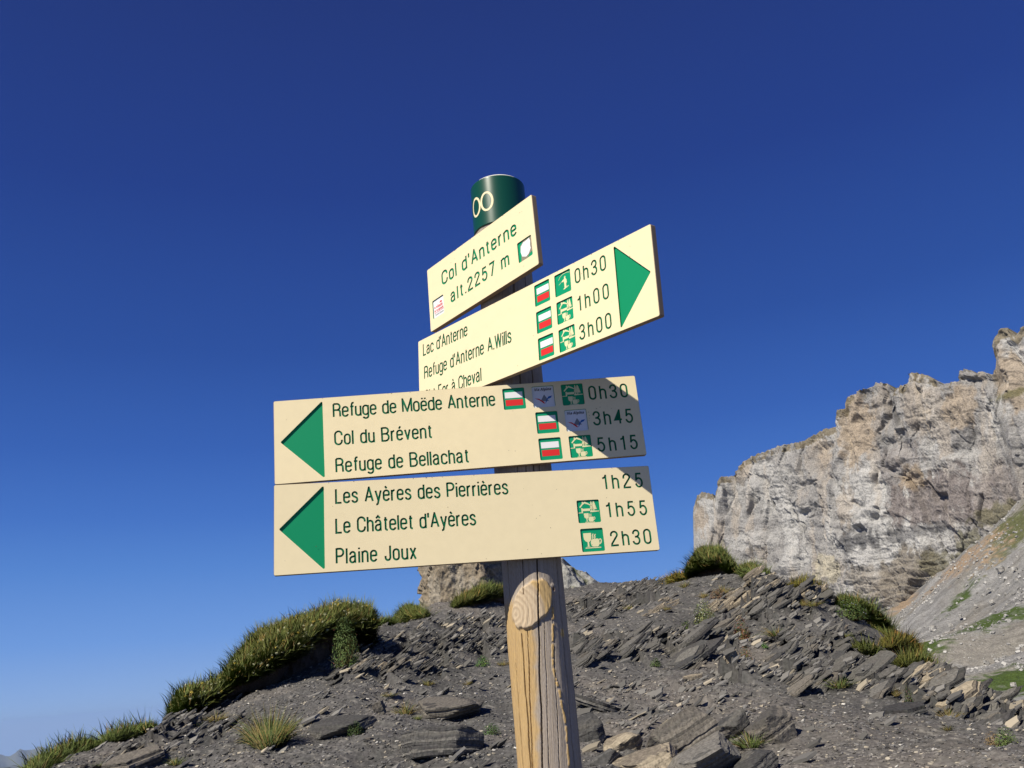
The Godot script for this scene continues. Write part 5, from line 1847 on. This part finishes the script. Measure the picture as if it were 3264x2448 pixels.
	var plants := [
		[858, 2385, 150, 165, tuft_mesh(1300, 0.35, 1.0, 0.4), "hanging_grass", "shaggy clump of green and dry grass standing below the turf bank"],
		[1103, 2165, 92, 170, leafy_mesh(700, [g[0], g[2], g[1]], 14, Color(0.45, 0.16, 0.12)), "trailing_plant", "green plant trailing down beside the turf hollow"],
		[2250, 1992, 78, 80, leafy_mesh(420, [Color(0.16, 0.20, 0.09), Color(0.12, 0.16, 0.06), Color(0.20, 0.2, 0.08)], 90, Color(0.75, 0.75, 0.72)), "flowering_plant", "pale green cushion covered with small white flowers"],
		[2188, 1992, 42, 28, leafy_mesh(160, g, 0, Color.WHITE), "low_plant", "low green leaves beside the white flower cushion"],
		[2372, 2060, 58, 84, leafy_mesh(380, rd, 30, Color(0.30, 0.08, 0.05)), "russet_plant", "reddish leaved plant growing down a slate crack"],
		[2380, 2108, 46, 56, leafy_mesh(240, rd, 10, Color(0.30, 0.08, 0.05)), "russet_plant", "small russet plant at the foot of the slate crack"],
		[2442, 2086, 24, 22, leafy_mesh(90, [Color(0.08, 0.17, 0.04), Color(0.1, 0.2, 0.05)], 0, Color.WHITE), "seedling", "bright green seedling on bare gravel"],
		[1540, 2136, 52, 36, leafy_mesh(200, [Color(0.08, 0.17, 0.04), Color(0.06, 0.12, 0.03)], 12, Color(0.62, 0.6, 0.12)), "yellow_flower", "green plant with pale yellow flowers near the post"],
		[1566, 2330, 62, 38, leafy_mesh(220, [Color(0.07, 0.13, 0.04), Color(0.06, 0.11, 0.03)], 0, Color.WHITE), "low_plant", "green low plant between the undercut boulder and the post"],
		[1134, 2348, 56, 44, leafy_mesh(200, [g[2], Color(0.04, 0.06, 0.025)], 0, Color.WHITE), "low_plant", "dark green low plant below the bedded slab"],
		[3215, 2392, 78, 72, leafy_mesh(420, [Color(0.08, 0.14, 0.035), g[1], Color(0.12, 0.17, 0.05)], 14, Color(0.5, 0.5, 0.12)), "leafy_bush", "round leafy green bush beside a brown tuft"],
		[3168, 2378, 56, 54, leafy_mesh(260, [Color(0.22, 0.16, 0.08), Color(0.17, 0.12, 0.06)], 0, Color.WHITE), "dead_plant", "brown withered plant beside the leafy bush"],
		[2905, 2262, 34, 90, leafy_mesh(220, [g[2], Color(0.10, 0.07, 0.05)], 0, Color.WHITE), "trailing_plant", "dark plant trailing over the pale streaked shelf"],
		[2290, 1915, 60, 34, leafy_mesh(220, [Color(0.18, 0.10, 0.07), Color(0.13, 0.10, 0.06)], 0, Color.WHITE), "russet_plant", "brown red mat plant below the round grass mound"],
		[2720, 1985, 110, 80, leafy_mesh(520, [g[0], g[1], g[2]], 40, Color(0.32, 0.30, 0.5)), "flowering_plant", "leafy plant with small violet flowers on the crest edge"],
		[2090, 2120, 40, 30, leafy_mesh(150, [g[2], g[0]], 0, Color.WHITE), "low_plant", "green plant in the shade of the dark overhang"],
	]
	for a in plants:
		var p := land(a[0], a[1])
		var ps := px_size(p)
		var o := part(a[5], a[4], M.leaf, self)
		o.transform = Transform3D(Basis().scaled(Vector3(a[2] * ps * 0.9, a[3] * ps, a[2] * ps * 0.7)), p)
		tag(o, a[6], "plant")

func build_gravel() -> void:
	var kinds := []
	for k in 5: kinds.append(layered_rock(700 + k, 0.5, rng.randf_range(0.3, 0.45), rng.randf_range(0.14, 0.34), 1, 6, 0.3, [Color(1, 1, 1)], 0.1))
	var xf := [[], [], [], [], []]
	var tint := [[], [], [], [], []]
	var made := 0
	while made < 120000:
		var z := -rng.randf_range(4.8, 25.0)
		var x := rng.randf_range(-0.68, 0.68) * -z
		if rng.randf() > 9.0 / -z or rng.randf() < 0.75 * rocky_at(x, z): continue
		made += 1
		var y := ground_full(x, z)
		var size := 0.008 + 0.034 * pow(rng.randf(), 3.0)
		size *= 0.75 + 0.03 * -z
		var k := rng.randi() % 5
		xf[k].append(Transform3D(Basis.from_euler(Vector3(rng.randf_range(-0.35, 0.5), rng.randf() * TAU, rng.randf_range(-0.4, 0.4))).scaled(Vector3.ONE * size), Vector3(x, y + size * 0.06, z)))
		var a := n_big.get_noise_2d(x * 1.4 + 40, z * 1.4)
		var u := rng.randf()
		var c := Color(0.128, 0.125, 0.122).lerp(Color(0.18, 0.166, 0.152), ss(0.0, 0.5, a)) * rng.randf_range(0.45, 1.6)
		if u < 0.10: c = Color(0.40, 0.36, 0.29) * rng.randf_range(0.7, 1.2)
		elif u < 0.12: c = Color(0.58, 0.56, 0.52)
		c.a = 1
		tint[k].append(c)
	var plates := []
	var ptint := []
	made = 0
	while made < 9000:
		var z := -rng.randf_range(5.5, 24.0)
		var x := rng.randf_range(-0.66, 0.66) * -z
		if rng.randf() > 0.04 + rocky_at(x, z) + 0.35 * n_big.get_noise_2d(x * 1.5, z * 1.5): continue
		made += 1
		var size := 0.05 + 0.17 * pow(rng.randf(), 2.5)
		var b := bed_basis(rng.randf_range(-0.2, 0.2), rng.randf_range(-0.7, 0.7), rng.randf_range(-0.2, 0.2))
		plates.append(Transform3D(b * Basis.from_scale(Vector3(size, size * rng.randf_range(0.5, 1.2), size)), Vector3(x, ground_full(x, z) + size * rng.randf_range(-0.05, 0.12), z)))
		var c := Color(0.13, 0.126, 0.119) * rng.randf_range(0.55, 1.5)
		if rng.randf() < 0.12: c = Color(0.30, 0.265, 0.205) * rng.randf_range(0.7, 1.25)
		c.a = 1
		ptint.append(c)
	var root := Node3D.new()
	root.name = "gravel"
	tag(root, "", "", "", "stuff")
	root.set_meta("label", "loose slate gravel strewn over the knoll")
	add_child(root)
	for k in 5: multi("chips", kinds[k], M.chip, xf[k], tint[k], root)
	multi("splinters", layered_rock(760, 0.5, 0.32, 0.13, 2, 9, 0.7, [Color(1, 1, 1), Color(0.8, 0.8, 0.8)], 0.2), M.chip, plates, ptint, root)
